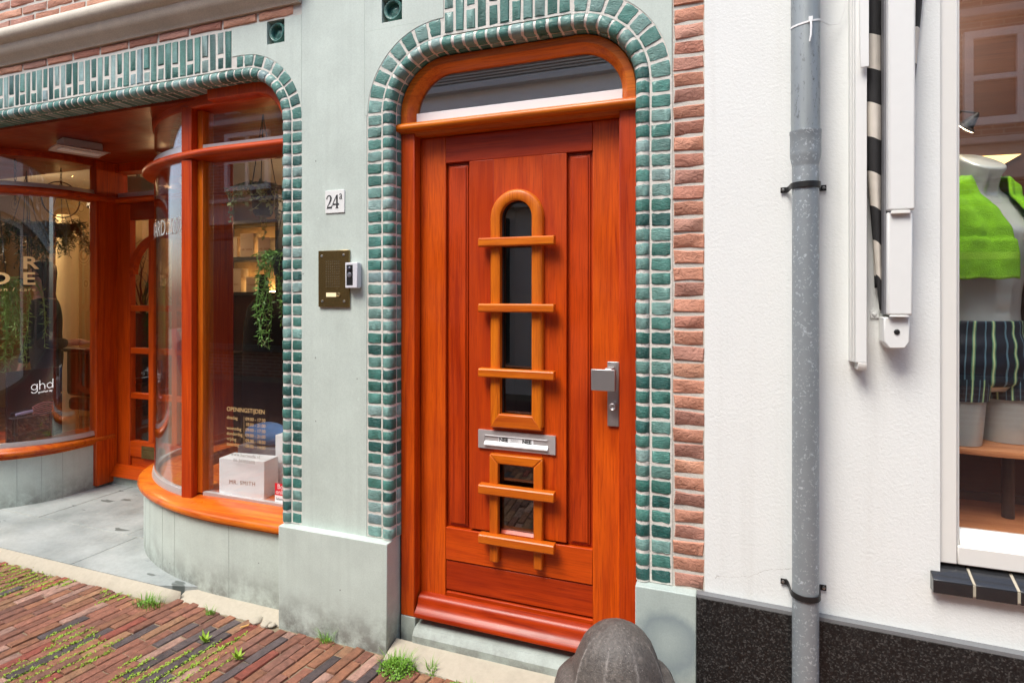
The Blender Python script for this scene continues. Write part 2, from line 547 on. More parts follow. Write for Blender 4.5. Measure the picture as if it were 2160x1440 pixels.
FLATS = [(.004, .06), (.004, .003), (.008, 0), (.024, 0), (.040, 0), (.056, 0), (.060, .003), (.060, .06)]
def surround(name, path, arc_spans, line_marks, rev, skip_flat, label):
    r = random.Random(len(name)*7+int(path.len*10))
    bm = BM()
    marks = line_marks
    flats = [(a, b) for a, b in zip(marks[:-1], marks[1:]) if not any(q[0] < (a+b)/2 < q[1] for q in skip_flat)]
    cols = []
    for a, b in zip(marks[:-1], marks[1:]):
        base = greens(r)
        if (a, b) in flats:
            c = path_bricks(bm, path, FLAT if path is DOORP else FLATS, [a, b], .0128, r, None, cols=[base])
        path_bricks(bm, path, ROLL, [a, b], .0128, r, None, cols=[base if r.random() < .6 else greens(r)])
        path_bricks(bm, path, rev, [a, b], .012, r, None, cols=[base if r.random() < .5 else greens(r)])
    # mortar bed
    n = int(path.len/.03)
    ss = [path.len*i/n for i in range(n+1)]
    mr = [(-.0035, .07), (-.0035, .006), (-.011, -.004), (-.023, -.0095), (-.036, -.0100), (-.047, -.004), (-.0545, .007), (-.0525, .030), (-.052, .036), (-.0575 if path is DOORP else -.0545, .05), (-.0575 if path is DOORP else -.0545, rev[2][1]-.002), (-.02, rev[2][1]-.002)]
    fs = sweep(bm, path, mr, ss, 1)
    segs = [(marks[0], marks[-1])]
    for q in skip_flat:
        segs = [s2 for s in segs for s2 in ((s[0], min(s[1], q[0])), (max(s[0], q[1]), s[1])) if s2[1]-s2[0] > .01]
    for a, b in segs:
        k = max(2, int((b-a)/.03))
        sweep(bm, path, [(-.003, .07), (-.003, .0028), ((.080 if path is DOORP else .0625), .0028), ((.080 if path is DOORP else .0625), .07)], [a+(b-a)*i/k for i in range(k+1)], 1)
    return obj(name, bm, [M['glaze'], M['mortar']], house, smooth=45, label=label, normals=True)

j1 = marks_even(0, 1.93, .0557); a1 = 1.93+.305*PI/2; t1 = a1+.586; a2 = t1+.305*PI/2; e1 = DOORP.len
dm = j1 + marks_even(1.93, a1, .058)[1:] + marks_even(a1, t1, .0533)[1:] + marks_even(t1, a2, .058)[1:] + marks_even(a2, e1, .0557)[1:]
surround('brick_surround', DOORP, None, dm, REVD, [(a1+.008, t1-.008)], 'glazed green brick surround round the front door')
s1 = 3.87; s2 = s1+.30*PI/2
sm_ = marks_even(0, s1, .053) + marks_even(s1, s2, .058)[1:] + marks_even(s2, SHOPP.len, .0557)[1:]
surround('brick_surround', SHOPP, None, sm_, REVS, [(-1, s1-.075)], 'glazed green brick surround of the shop window and porch')

def soldiers(x0, x1, zb, zt, pitch, label):
    r = random.Random(int(x0*100))
    bm = BM()
    n = round((x1-x0)/pitch)
    for i in range(n):
        a = x0+(x1-x0)*i/n+.0055; b = x0+(x1-x0)*(i+1)/n-.0055
        if i % 2: brick(bm, a, b, zb+.005, zt-.006, 0, .05, greens(r), r)
        else:
            m = zb+(zt-zb)*(.36+r.uniform(-.02, .02))
            brick(bm, a, b, zb+.005, m-.008, 0, .05, greens(r), r)
            brick(bm, a, b, m+.008, zt-.006, 0, .05, greens(r), r)
    box(bm, x0-.003, x1+.003, .0032, .06, zb-.004, zt+.004, 1)
    return obj('brick_lintel', bm, [M['glaze'], M['mortar']], house, smooth=45, label=label)
soldiers(-6.16, -2.366, 2.745, 2.945, .053, 'upright green bricks over the shop porch')
soldiers(-1.168, -.597, 2.73, 3.00, .0533, 'upright green bricks over the front door')

# ---- pale stone: pilaster, spandrels
def arcpts(cx, cz, r, a0, a1, n=20):
    return [(cx+math.cos(a0+(a1-a0)*i/n)*r, cz+math.sin(a0+(a1-a0)*i/n)*r) for i in range(n+1)]

bm = BM(); box(bm, -1.9295, -1.5735, .001, .12, .485, 4.2)
box(bm, -1.9275, -1.562, .0015, .119, .484, 2.42)
pil = obj('pilaster', bm, M['slab'], house)
bm = BM(); box(bm, -2.034, -1.4285, -.04, .078, -.02, .487)
obj('plinth', bm, M['slab_low'], pil, bevel=.004)
bm = BM(); box(bm, -.3355, -.1145, -.04, .078, -.02, .497)
pr = obj('plinth', bm, dark_ringed(), house, bevel=.004, label='stone plinth under the right jamb of the front door')

def hole_frame(bm, x0, x1, z0, z1, hx0, hx1, hz0, hz1, y0, y1):
    for a, b, c, d in ((x0, hx0, z0, z1), (hx1, x1, z0, z1), (hx0, hx1, z0, hz0), (hx0, hx1, hz1, z1)):
        if b-a > .002 and d-c > .002: box(bm, a, b, y0, y1, c, d)

def rosette(parent, cx, cz, hx, hz):
    bm = BM()
    box(bm, cx-hx-.004, cx+hx+.004, .050, .11, cz-hz-.004, cz+hz+.004)
    obj('niche_back', bm, M['slab_low'], parent)
    bm = BM()
    prof = [(.0, .048), (.046, .048), (.050, .030), (.049, .012), (.043, .004), (.036, .006), (.031, .016), (.030, .026), (.020, .028), (.012, .023), (.0005, .024)]
    fs = lathe(bm, prof, cx, cz, 28, 0, 'y')
    colour(bm, fs, (.035, .15, .125))
    obj('rosette', bm, M['glaze'], parent, smooth=60)

sp = BM()
hole_frame(sp, -2.368, -1.9305, 2.803, 2.945, -2.142, -2.033, 2.83, 2.943, .0005, .12)
prism(sp, [(-2.29, 2.8028)] + [(min(p[0], -1.9306), p[1]) for p in arcpts(-2.29, 2.44, .3605, PI/2, .03)] + [(-1.9305, 2.44), (-1.9305, 2.8028)], 'y', .0005, .12)
spl = obj('spandrel', sp, M['slab'], house, label='pale green stone spandrel with one small niche')
rosette(spl, -2.0875, 2.886, .0545, .0565)
sp = BM()
hole_frame(sp, -1.5725, -1.169, 2.8035, 4.2, -1.481, -1.375, 2.83, 2.94, .0008, .12)
prism(sp, [(-1.5725, 2.803), (-1.5725, 2.42)] + [(p[0], min(p[1], 2.8029)) for p in arcpts(-1.175, 2.42, .383, PI, PI/2)] , 'y', .0008, .12)
spd = obj('spandrel', sp, M['slab'], house, label='pale green stone spandrel left of the door arch')
rosette(spd, -1.428, 2.885, .053, .055)
sp = BM()
box(sp, -.595, -.2045, .0008, .12, 2.8035, 4.2)
prism(sp, [(-.2045, 2.803)] + [(p[0], min(p[1], 2.8029)) for p in arcpts(-.589, 2.42, .383, PI/2, 0)] + [(-.2045, 2.42)], 'y', .0008, .12)
box(sp, -1.1685, -.5955, .0008, .12, 3.005, 4.2)
obj('spandrel', sp, M['slab'], house, label='pale green stone spandrel right of the door arch')

# ---- red brick pier on the right
r = random.Random(5); bm = BM()
z = .505
while z < 4.1:
    brick(bm, -.197+r.uniform(-.002, .002), -.090, z-.001, z+.0485+r.uniform(-.0035, .002), .001, .06, reds(r), r, .0036, .0035)
    z += .0605
box(bm, -.2035, -.0865, .0055, .08, .497, 4.2, 1)
obj('brick_pier', bm, [M['redbrick'], M['mortar_red']], house, smooth=45)

# ---- upper red brick wall and its stretcher course
r = random.Random(8); bm = BM()
x = -6.3
while x < -2.0:
    b = min(x+.213, -1.936)
    brick(bm, x, b, 2.956, 2.998, .0, .06, reds(r), r, .003, .005)
    x += .228
for row in range(14):
    z = 3.235+row*.0605; x = -6.4+(row % 2)*.113
    while x < -1.98:
        b = min(x+.213, -1.936)
        if b-x > .03: brick(bm, x, b, z, z+.047, .0, .06, reds(r), r, .003, .005)
        x += .2265
box(bm, -6.5, -1.932, .006, .10, 2.9465, 4.2, 1)
obj('upper_wall', bm, [M['redbrick'], M['mortar_red']], house, smooth=45)

def brick_wall_mat(name, c1, c2, mo, rw=.22, rh=.065):
    m, nt, b = newmat(name)
    co = coords(nt, (1, 1, 1), False)
    sw = nd(nt, 'Mapping', None, Vector=co, Rotation=(rad(90), 0, 0)).outputs[0]
    t = nd(nt, 'TexBrick', None, Vector=sw, Color1=rgb(c1), Color2=rgb(c2), Mortar=rgb(mo), Scale=1., Mortar_Size=.009, Brick_Width=rw, Row_Height=rh)
    n = noi(nt, co, 8, 5)
    col = mix(nt, .6, t.outputs[0], ramp(nt, n, [(.3, .75), (.7, 1.15)]), 'MULTIPLY')
    setp(b, Base_Color=col, Roughness=.85)
    bump(nt, b, t.outputs['Fac'], -.4, .01)
    return m
M['wall_far'] = brick_wall_mat('red_brick_wall', (.33, .14, .09), (.40, .19, .12), (.45, .41, .36))
bm = BM(); box(bm, -12.4, -.10, .0, .3, 4.202, 6.8)
box(bm, -12.4, -6.51, .0, .19, 2.745, 4.2); box(bm, -12.4, -6.43, .0, .19, -.02, 2.744)
obj('upper_wall', bm, M['wall_far'], house, label='plain red brick wall of the upper storeys')

# ---- sandstone string course
prof = [(.05, 2.999), (-.012, 3.001), (-.020, 3.020), (-.045, 3.040), (-.064, 3.066), (-.070, 3.096), (-.084, 3.104), (-.100, 3.118), (-.108, 3.140), (-.104, 3.162), (-.088, 3.182), (-.05, 3.205), (.05, 3.226)]
bm = BM(); prism(bm, prof, 'x', -6.5, -1.9345)
obj('string_course', bm, M['cornice'], house, smooth=40)

# ---- doorstep
bm = BM()
prism(bm, [(.030, -.02), (.030, .062), (.050, .088), (.20, .122), (.20, -.02)], 'x', -1.342, -.4185)
obj('doorstep', bm, M['step'], house, bevel=.003)
for x0, x1 in ((-1.4195, -1.3445), (-.416, -.3405)):
    bm = BM(); box(bm, x0, x1, .062, .19, -.02, .124); obj('stone_block', bm, M['step'], house, bevel=.003)

# ------------------------------------------------------------------ door frame
FR = Path([('L', (-1.420, 2.377), (-1.420, 2.42)), ARC(-1.175, 2.42, PI, PI/2, .245), ('L', (-1.175, 2.665), (-.589, 2.665)),
           ARC(-.589, 2.42, PI/2, 0, .245), ('L', (-.344, 2.42), (-.344, 2.377))])
def samples(p, step=.02):
    out = []
    for a, l, g in p.s:
        k = max(1, int(l/step)) if g[0] == 'A' else max(1, int(l/.2))
        out += [a+l*i/k for i in range(k)]
    return out + [p.len]
bm = BM()
box(bm, -1.420, -1.349, .065, .20, .125, 2.334)
fr = obj('door_frame', bm, W['orgz'], house, bevel=.004)
bm = BM(); box(bm, -.4145, -.344, .065, .20, .125, 2.334)
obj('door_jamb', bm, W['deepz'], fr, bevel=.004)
bm = BM()
sweep(bm, FR, [(-.001, .13), (-.001, .064), (-.006, .058), (-.036, .058), (-.044, .066), (-.060, .098), (-.064, .104), (-.064, .13)], samples(FR))
obj('arched_head', bm, W['ambx'], fr, smooth=40)
bm = BM()
tr = [(.19, 2.322), (.075, 2.322), (.064, 2.338), (.046, 2.338), (.034, 2.344), (.029, 2.356), (.033, 2.368), (.044, 2.376), (.19, 2.386)]
prism(bm, tr, 'x', -1.428, -.338)
obj('transom_rail', bm, W['ambx'], fr, smooth=50)
GP = Path([('L', (-1.362, 2.386), (-1.362, 2.42)), ARC(-1.175, 2.42, PI, PI/2, .187), ('L', (-1.175, 2.607), (-.589, 2.607)), ARC(-.589, 2.42, PI/2, 0, .187), ('L', (-.402, 2.42), (-.402, 2.386))])
bm = BM(); prism(bm, [(GP.at(s)[0], GP.at(s)[1]) for s in samples(GP)], 'y', .112, .118)
obj('fanlight_pane', bm, M['glass_fan'], fr)
bm = BM(); box(bm, -1.357, -.407, .098, .111, 2.388, 2.432)
obj('glazing_strip', bm, M['whitestrip'], fr, bevel=.002)

# ------------------------------------------------------------------ front door
YL = .12
bm = BM()
def bd(x0, x1, z0, z1, y0=YL, y1=.165): box(bm, x0, x1, y0, y1, z0, z1)
bd(-1.3465, -1.2185, .135, 2.320)
door = obj('front_door', bm, W['orgz'], house, bevel=.0025, label='orange varnished panelled front door leaf')
def part(nm, mat, parent, x0, x1, z0, z1, y0=YL, y1=.165, bev=.0025, lab=None):
    b = BM(); box(b, x0, x1, y0, y1, z0, z1)
    return obj(nm, b, mat, parent, bevel=bev, label=lab)
part('stile', W['orgz'], door, -.535, -.4165, .135, 2.320)
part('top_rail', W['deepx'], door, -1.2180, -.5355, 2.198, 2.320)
part('centre_board', W['redz'], door, -1.099, -.979, .547, 2.1975, .1185)
part('centre_board', W['redz'], door, -.755, -.647, .547, 2.1975, .1185)
q = BM()
prism(q, [(-.9786, 2.1975), (-.9786, 1.93)] + arcpts(-.867, 1.933, .100, PI, 0, 24) + [(-.7554, 1.93), (-.7554, 2.1975)], 'y', .1185, .165)
obj('centre_board', q, W['redz'], door)
part('centre_board', W['orgx'], door, -.9786, -.7554, .898, 1.019, .1185, bev=0)
part('lock_rail', W['redx'], door, -1.2180, -.5355, .388, .535)
for a, b2 in ((-1.2180, -1.0995), (-.6465, -.5355)):
    q = BM()
    box(q, a, b2, .140, .155, .5355, 2.1975)
    prism(q, [(a+.012, .548), (b2-.012, .548), (b2-.012, 2.185), (a+.012, 2.185)], 'y', .132, .14)
    prism(q, [(a+.020, .556), (b2-.020, .556), (b2-.020, 2.177), (a+.020, 2.177)], 'y', .1255, .132)
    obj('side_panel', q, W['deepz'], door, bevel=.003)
q = BM(); prism(q, [(.138, .244), (.1255, .252), (.1255, .380), (.138, .3865), (.16, .387), (.16, .244)], 'x', -1.2178, -.5357)
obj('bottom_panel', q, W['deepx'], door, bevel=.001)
q = BM(); prism(q, [(.138, .136), (.1255, .136), (.1255, .2365), (.138, .2430), (.16, .2435), (.16, .136)], 'x', -1.2178, -.5357)
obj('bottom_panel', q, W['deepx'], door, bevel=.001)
q = BM(); prism(q, [(.1195, .224), (.104, .222), (.090, .213), (.083, .200), (.080, .185), (.066, .168), (.050, .155), (.046, .146), (.048, .136), (.056, .132), (.1195, .132)], 'x', -1.3405, -.4215)
obj('weatherboard', q, W['kick'], door, smooth=50)
# arched window moulding
HW = Path([('L', (-.9585, 1.03), (-.9585, 1.933)), ARC(-.867, 1.933, PI, 0, .0915), ('L', (-.7755, 1.933), (-.7755, 1.03))])
MP = [(.0305, .12), (.0305, .104), (.026, .094), (.018, .089), (-.010, .089), (-.018, .093), (-.0185, .13)]
q = BM(); sweep(q, HW, MP, samples(HW, .012))
obj('window_moulding', q, W['ambz'], door, smooth=40, label='arched amber moulding of the tall door window')
q = BM()
prism(q, [(-.988, 1.017), (-.746, 1.017), (-.789, 1.078), (-.945, 1.078)], 'y', .0875, .118)
obj('window_moulding', q, W['ambx'], door, bevel=.006, label='bottom rail of the tall door window')
q = BM()
pts = [(-.942, 1.07), (-.792, 1.07)] + arcpts(-.867, 1.933, .075, 0, PI, 18)
prism(q, pts, 'y', .128, .134)
obj('pane', q, M['glass_dark'], door, label='tall arched pane')
q = BM()
HS = Path([('L', (-.938, 1.07), (-.938, 1.933)), ARC(-.867, 1.933, PI, 0, .071), ('L', (-.796, 1.933), (-.796, 1.07))])
sweep(q, HS, [(.004, .1275), (-.004, .1275), (-.004, .121), (.004, .121)], samples(HS, .012))
obj('glazing_seal', q, M['rubber'], door)
# lower window moulding
for (x0, x1) in ((-.989, -.9485), (-.7855, -.745)):
    q = BM(); o_, i_ = (x0, x1) if x0 < -.9 else (x1, x0)
    prism(q, [(o_, .425), (i_, .425), (i_, .8580), (o_, .8988)], 'y', .0892, .1185)
    obj('window_moulding', q, W['ambz'], door, bevel=.005)
q = BM(); prism(q, [(-.989, .8995), (-.9485, .8585), (-.7855, .8585), (-.745, .8995)], 'y', .089, .1185)
obj('window_moulding', q, W['ambx'], door, bevel=.005)
q = BM(); prism(q, [(.1185, .5365), (.1185, .548), (.135, .565), (.15, .565), (.15, .5365)], 'x', -.948, -.786)
obj('window_ledge', q, W['redx'], door)
q = BM(); box(q, -.949, -.785, .130, .135, .56, .862)
obj('pane', q, M['glass_dark'], door, label='small rectangular lower pane')
# crossbars
for z0, z1 in ((1.806, 1.845), (1.521, 1.558), (1.238, 1.276), (.727, .769), (.511, .552)):
    q = BM(); prism(q, [(.100, z0), (.066, z0), (.062, z0+.004), (.062, z1-.006), (.067, z1), (.100, z1)], 'x', -1.031, -.687)
    obj('crossbar', q, W['ambx'], door, bevel=.0025)
# letter slot
q = BM()
for a in ((-1.050, -.693, .975, .997), (-1.050, -.693, .917, .932), (-1.050, -1.019, .932, .975), (-.724, -.693, .932, .975)):
    box(q, a[0], a[1], .1085, .1215, a[2], a[3])
box(q, -1.0185, -.7245, .1125, .121, .9325, .9745)
prism(q, [(.112, .935), (.0995, .933), (.0985, .938), (.112, .951)], 'x', -1.019, -.7255, 1)  # lower lip coloured white for the light it catches from above
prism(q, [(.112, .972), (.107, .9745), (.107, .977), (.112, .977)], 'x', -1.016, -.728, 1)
box(q, -.954, -.792, .1116, .1124, .9475, .9715, 2)
for tx in (-.951, -.843): text(q, 'NEE', .0235, xz(tx, .1113, .9525), 3, .0002, bold=.0011)
for k, (sx, ln) in enumerate(((-.897, 'geen ongeadresseerd'), (-.894, 'reclamedrukwerk'), (-.899, 'geen huis-aan-huisbladen'))):
    text(q, ln, .0042, xz(sx, .1113, .9625-k*.005), 4, .0001)
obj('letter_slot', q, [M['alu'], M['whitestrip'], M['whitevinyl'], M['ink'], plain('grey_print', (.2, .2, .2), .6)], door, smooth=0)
# handle
q = BM(); box(q, -.471, -.4235, .1095, .119, 1.058, 1.322)
lathe(q, [(.012, .109), (.012, .098), (.015, .094), (.016, .086), (.013, .080), (.0095, .081), (.007, .088), (.0005, .088)], -.4455, 1.142, 20, 0, 'y')
prism(q, [(-.472, 1.264), (-.443, 1.264), (-.443, 1.300), (-.472, 1.300)], 'y', .060, .110)
prism(q, [(-.524, 1.212), (-.428, 1.212), (-.428, 1.297), (-.524, 1.297)], 'y', .042, .061)
obj('door_handle', q, M['alu_sat'], door, bevel=.0018)
q = BM(); text(q, 'SKG', .009, xz(-.456, .1094, 1.076), 0, .0002)
obj('lock_lettering', q, M['alu'], door, smooth=0)
# hall behind the door
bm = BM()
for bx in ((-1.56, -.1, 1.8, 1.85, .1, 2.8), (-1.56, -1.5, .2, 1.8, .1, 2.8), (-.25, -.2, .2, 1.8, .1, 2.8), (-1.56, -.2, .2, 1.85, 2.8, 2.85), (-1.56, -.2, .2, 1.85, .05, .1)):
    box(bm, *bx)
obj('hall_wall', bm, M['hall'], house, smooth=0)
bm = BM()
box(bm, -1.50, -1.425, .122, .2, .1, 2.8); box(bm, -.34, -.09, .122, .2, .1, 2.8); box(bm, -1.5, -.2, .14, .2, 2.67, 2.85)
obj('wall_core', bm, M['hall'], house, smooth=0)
# ================================================================== shop bay, porch
XM = -8.45    # the two shop windows mirror each other about the middle of the porch
def ell(cx, cy, a, b, n=26, x1=-2.0, yend=1.08):
    """plan curve of the bay: from the pilaster along the street, round into the porch"""
    pts = [(x1, cy-b)]
    for i in range(n+1):
        t = PI/2*i/n
        pts.append((cx-a*math.sin(t), cy-b*math.cos(t)))
    pts.append((pts[-1][0], yend))
    return pts
C_SILL = dict(cx=-2.43, cy=.75, a=1.28, b=.74)
C_BASE = dict(cx=-2.43, cy=.745, a=1.235, b=.705)
C_GLASS = dict(cx=-2.62, cy=.88, a=1.05, b=.75)
C_RAIL = dict(cx=-2.50, cy=.80, a=1.25, b=.715)
C_HEAD = dict(cx=-2.55, cy=.84, a=1.12, b=.735)

def norms(pts):
    out = []
    for i in range(len(pts)):
        a = pts[max(i-1, 0)]; b = pts[min(i+1, len(pts)-1)]
        d = (b[0]-a[0], b[1]-a[1]); l = math.hypot(*d)
        out.append((d[1]/l, -d[0]/l))   # points inward/outward
    return out

def rail_sweep(bm, pts, prof, mir, mi=0):
    """prof: (outward offset, z) closed loop swept along a plan curve"""
    N = norms(pts); rings = []
    for (x, y), (nx, ny) in zip(pts, N):
        r = []
        for o, z in prof:
            X, Y = x-nx*o, y-ny*o
            if mir: X = XM-X
            r.append((X, Y, z))
        rings.append(r)
    return loft(bm, rings, True, True, mi)
# orientation test: outward must be towards the street (-y) on the first stretch
_n = norms([(0, 0), (-1, 0)])[0]
SG = 1 if -_n[1]*1 < 0 else -1

def RS(bm, pts, prof, mir, mi=0):
    return rail_sweep(bm, pts, [(o*SG, z) for o, z in prof], mir, mi)

def bay(mir):
    side = 'left' if mir else 'right'
    mx = (lambda x: XM-x) if mir else (lambda x: x)
    def B(bm, x0, x1, y0, y1, z0, z1, mi=0):
        a, b = sorted((mx(x0), mx(x1))); box(bm, a, b, y0, y1, z0, z1, mi)
    wr = W['orgx']
    # stone base
    bm = BM()
    pts = ell(x1=-2.03, **C_BASE)
    RS(bm, pts, [(-.12, -.02), (0, -.02), (0, .418), (-.12, .418)], mir)
    # vertical joints
    acc = 0; last = pts[0]; jn = .40
    for p, n in zip(pts, norms(pts)):
        acc += math.hypot(p[0]-last[0], p[1]-last[1]); last = p
        if acc > jn:
            jn += .42 if acc < .6 else .155
            X, Y = p[0]-n[0]*.0006*SG, p[1]-n[1]*.0006*SG
            t = (-n[1], n[0])
            q = [(X-t[0]*.0022, Y-t[1]*.0022), (X+t[0]*.0022, Y+t[1]*.0022), (X+t[0]*.0022+n[0]*.004*SG, Y+t[1]*.0022+n[1]*.004*SG), (X-t[0]*.0022+n[0]*.004*SG, Y-t[1]*.0022+n[1]*.004*SG)]
            if mir: q = [(XM-a, b) for a, b in q]
            prism(bm, q, 'z', .03, .4165, 1)
    root = obj('shop_window', bm, [M['slab_low'], M['step']], house, label='stone base of the shop window '+('left of the porch' if mir else 'right of the porch'))
    # sill
    bm = BM()
    RS(bm, ell(x1=-2.045, **C_SILL), [(-.30, .392), (-.035, .392), (-.035, .402), (-.018, .408), (-.020, .414), (-.004, .420), (.0, .432), (-.004, .446), (-.014, .454), (-.16, .486), (-.30, .486)], mir)
    obj('sill', bm, W['sill'], root, smooth=40)
    # glazing strip at the foot of the glass
    gp = [p for p in ell(x1=-2.06, n=60, **C_GLASS) if p[0] < -2.79]
    for cu, fl in ((((-.02, .468), (.012, .468), (.012, .474), (.006, .503), (-.02, .503)), (.468, .499)), (((-.02, 2.386), (.012, 2.386), (.012, 2.392), (.004, 2.432), (-.02, 2.432)), (2.392, 2.430))):
        bm = BM(); RS(bm, gp, cu, mir); obj('glazing_strip', bm, M['alu'], root, smooth=30)
        bm = BM(); B(bm, -2.7505, -2.06, .166, .19, *fl); obj('glazing_strip', bm, M['alu'], root, smooth=0)
    # glass
    bm = BM()
    B(bm, -2.752, -2.06, .186, .192, .498, 2.36); B(bm, -2.752, -2.06, .186, .192, 2.428, 2.66)
    obj('pane', bm, M['glass'], root, smooth=0, label='flat shop pane')
    bm = BM(); RS(bm, gp, [(-.006, .50), (0, .50), (0, 2.36), (-.006, 2.36)], mir)
    RS(bm, gp, [(-.006, 2.43), (0, 2.43), (0, 2.66), (-.006, 2.66)], mir)
    gl = obj('pane', bm, M['glass'], root, smooth=60, label='curved shop pane')
    # transom rail
    bm = BM()
    RS(bm, ell(x1=-2.05, **C_RAIL), [(-.20, 2.345), (-.045, 2.345), (-.036, 2.350), (-.012, 2.351), (-.002, 2.360), (0, 2.372), (-.004, 2.384), (-.014, 2.392), (-.20, 2.392)], mir)
    obj('transom_rail', bm, wr, root, smooth=50)
    # header
    bm = BM()
    RS(bm, ell(x1=-2.05, **C_HEAD), [(-.14, 2.625), (-.012, 2.625), (-.004, 2.632), (0, 2.70), (-.14, 2.70)], mir)
    obj('header', bm, W['redx'], root, smooth=40)
    # post
    bm = BM(); B(bm, -2.868, -2.792, .128, .26, .452, 2.344); B(bm, -2.868, -2.792, .128, .26, 2.393, 2.64)
    obj('post', bm, W['redz'], root, bevel=.003)
    bm = BM(); B(bm, -2.7915, -2.752, .166, .24, .49, 2.345); B(bm, -2.7915, -2.752, .166, .24, 2.393, 2.624)
    obj('glazing_bead', bm, W['ambz'], root, bevel=.003)
    # jamb against the brick, arched corner in the head
    bm = BM()
    JP = Path([('L', (-2.6, 2.665), (-2.29, 2.665)), ARC(-2.29, 2.44, PI/2, 0, .225), ('L', (-2.065, 2.44), (-2.065, .455))])
    if not mir:
        sweep(bm, JP, [(.04, .062), (.0, .060), (-.03, .062), (-.036, .07), (-.036, .132), (.04, .132)], samples(JP))
    else:
        B(bm, -2.10, -2.03, .06, .13, .455, 2.66)
    obj('jamb', bm, W['redz'] if mir else W['orgz'], root, smooth=40)
    # wooden cheek where the bay meets the porch door
    bm = BM()
    if mir: B(bm, -3.70, -3.62, .93, 1.16, .06, 2.70)
    else: B(bm, -3.645, -3.565, .93, 1.16, .06, 2.70)
    obj('corner_post', bm, W['orgz'], root, bevel=.004)
    return root
bayR = bay(False)
bayL = bay(True)

# ---- porch
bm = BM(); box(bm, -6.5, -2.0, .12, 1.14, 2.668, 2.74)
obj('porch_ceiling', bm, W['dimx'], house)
bm = BM()
box(bm, -4.93, -3.60, 1.08, 1.20, 2.60, 2.70)
box(bm, -4.90, -4.762, 1.075, 1.20, .06, 2.345)
box(bm, -3.72, -3.60, 1.085, 1.20, .06, 2.345)
box(bm, -4.90, -4.762, 1.078, 1.20, 2.394, 2.599); box(bm, -3.72, -3.60, 1.09, 1.20, 2.394, 2.599)
pd = obj('porch_door_frame', bm, W['redz'], house, bevel=.004)
bm = BM(); prism(bm, [(1.20, 2.345), (1.09, 2.345), (1.06, 2.352), (1.052, 2.368), (1.06, 2.386), (1.20, 2.393)], 'x', -4.92, -3.60)
obj('transom_rail', bm, W['orgx'], pd, smooth=50)
bm = BM(); box(bm, -4.765, -3.715, 1.12, 1.126, 2.39, 2.61)
obj('fanlight_pane', bm, M['glass'], pd)
bm = BM(); box(bm, -4.76, -3.72, 1.106, 1.119, 2.394, 2.432)
obj('glazing_strip', bm, M['alu'], pd)
# door leaf
bm = BM()
box(bm, -4.757, -4.600, 1.10, 1.15, .115, 2.340)
dl = obj('porch_door', bm, W['orgz'], house, bevel=.003, label='glazed wooden shop door at the back of the porch')
def pp(nm, mat, x0, x1, z0, z1, y0=1.10, y1=1.15, bev=.003):
    b = BM(); box(b, x0, x1, y0, y1, z0, z1); return obj(nm, b, mat, dl, bevel=bev)
pp('stile', W['orgz'], -3.877, -3.725, .115, 2.340)
pp('top_rail', W['dimx'], -4.5995, -3.8775, 2.205, 2.340)
pp('bottom_rail', W['orgx'], -4.5995, -3.8775, .115, .20)
pp('bottom_rail', W['orgx'], -4.5995, -3.8775, .275, .40)
pp('panel', W['orgx'], -4.5995, -3.8775, .2005, .2745, 1.113, 1.14)
for x in (-4.366, -4.111): pp('muntin', W['orgz'], x-.028, x+.028, .4005, 2.2045, 1.103, 1.147)
for z in (1.484, 1.137, .77):
    for x0, x1 in ((-4.5995, -4.3945), (-4.3375, -4.1395), (-4.0825, -3.8775)): pp('muntin', W['orgx'], x0, x1, z-.024, z+.024, 1.104, 1.146)
bm = BM()
AP = Path([ARC(0, 0, PI, 0, 1.)])
rings = []
for i in range(25):
    a = PI-PI*i/24
    x, z = -4.238+.355*math.cos(a), 1.76+.31*math.sin(a)
    nx, nz = math.cos(a)*.31, math.sin(a)*.355; l = math.hypot(nx, nz); nx /= l; nz /= l
    rings.append([(x+nx*o, y, z+nz*o) for o, y in ((-.022, 1.099), (.022, 1.099), (.022, 1.15), (-.022, 1.15))])
loft(bm, rings)
obj('arched_muntin', bm, W['orgx'], dl, smooth=40)
bm = BM(); box(bm, -4.60, -3.877, 1.123, 1.128, .40, 2.206)
obj('pane', bm, M['glass'], dl)
bm = BM(); prism(bm, [(1.0995, .20), (1.075, .19), (1.07, .17), (1.04, .125), (1.04, .112), (1.0995, .112)], 'x', -4.79, -3.73)
obj('weatherboard', bm, W['orgx'], dl, smooth=40)
M['brass'] = plain('aged_brass', (.31, .215, .085), .24, .85, var=.25, vs=22)
bm = BM(); box(bm, -4.46, -4.20, 1.092, 1.0995, .272, .372); box(bm, -4.44, -4.22, 1.088, 1.0915, .295, .345)
obj('letter_plate', bm, M['brass'], dl, bevel=.003)
bm = BM(); box(bm, -4.90, -3.60, 1.07, 1.2, .0, .105)
obj('threshold', bm, M['step'], house, bevel=.003)

# floor slabs of the porch
def porch_floor():
    bm = BM()
    tiles = [(-6.2, -5.20, -.012, .385), (-5.195, -3.563, -.012, .385), (-5.5, -4.525, .39, 1.10), (-4.520, -3.66, .39, 1.10), (-3.655, -2.8, .39, 1.1)]
    for i, (a, b, c, d) in enumerate(tiles):
        box(bm, a, b, c, d, -.02, .042+.0006*(i % 3))
    prism(bm, [(-3.558, -.012), (-2.87, -.012), (-2.66, .052), (-2.60, .385), (-3.558, .385)], 'z', -.02, .0424)
    box(bm, -6.2, -2.85, 0.002, 1.1, -.02, .0395, 1)
    o = obj('porch_floor', bm, [M['slate'], M['cement']], None, bevel=.002)
    tag(o, kind='structure')
porch_floor()

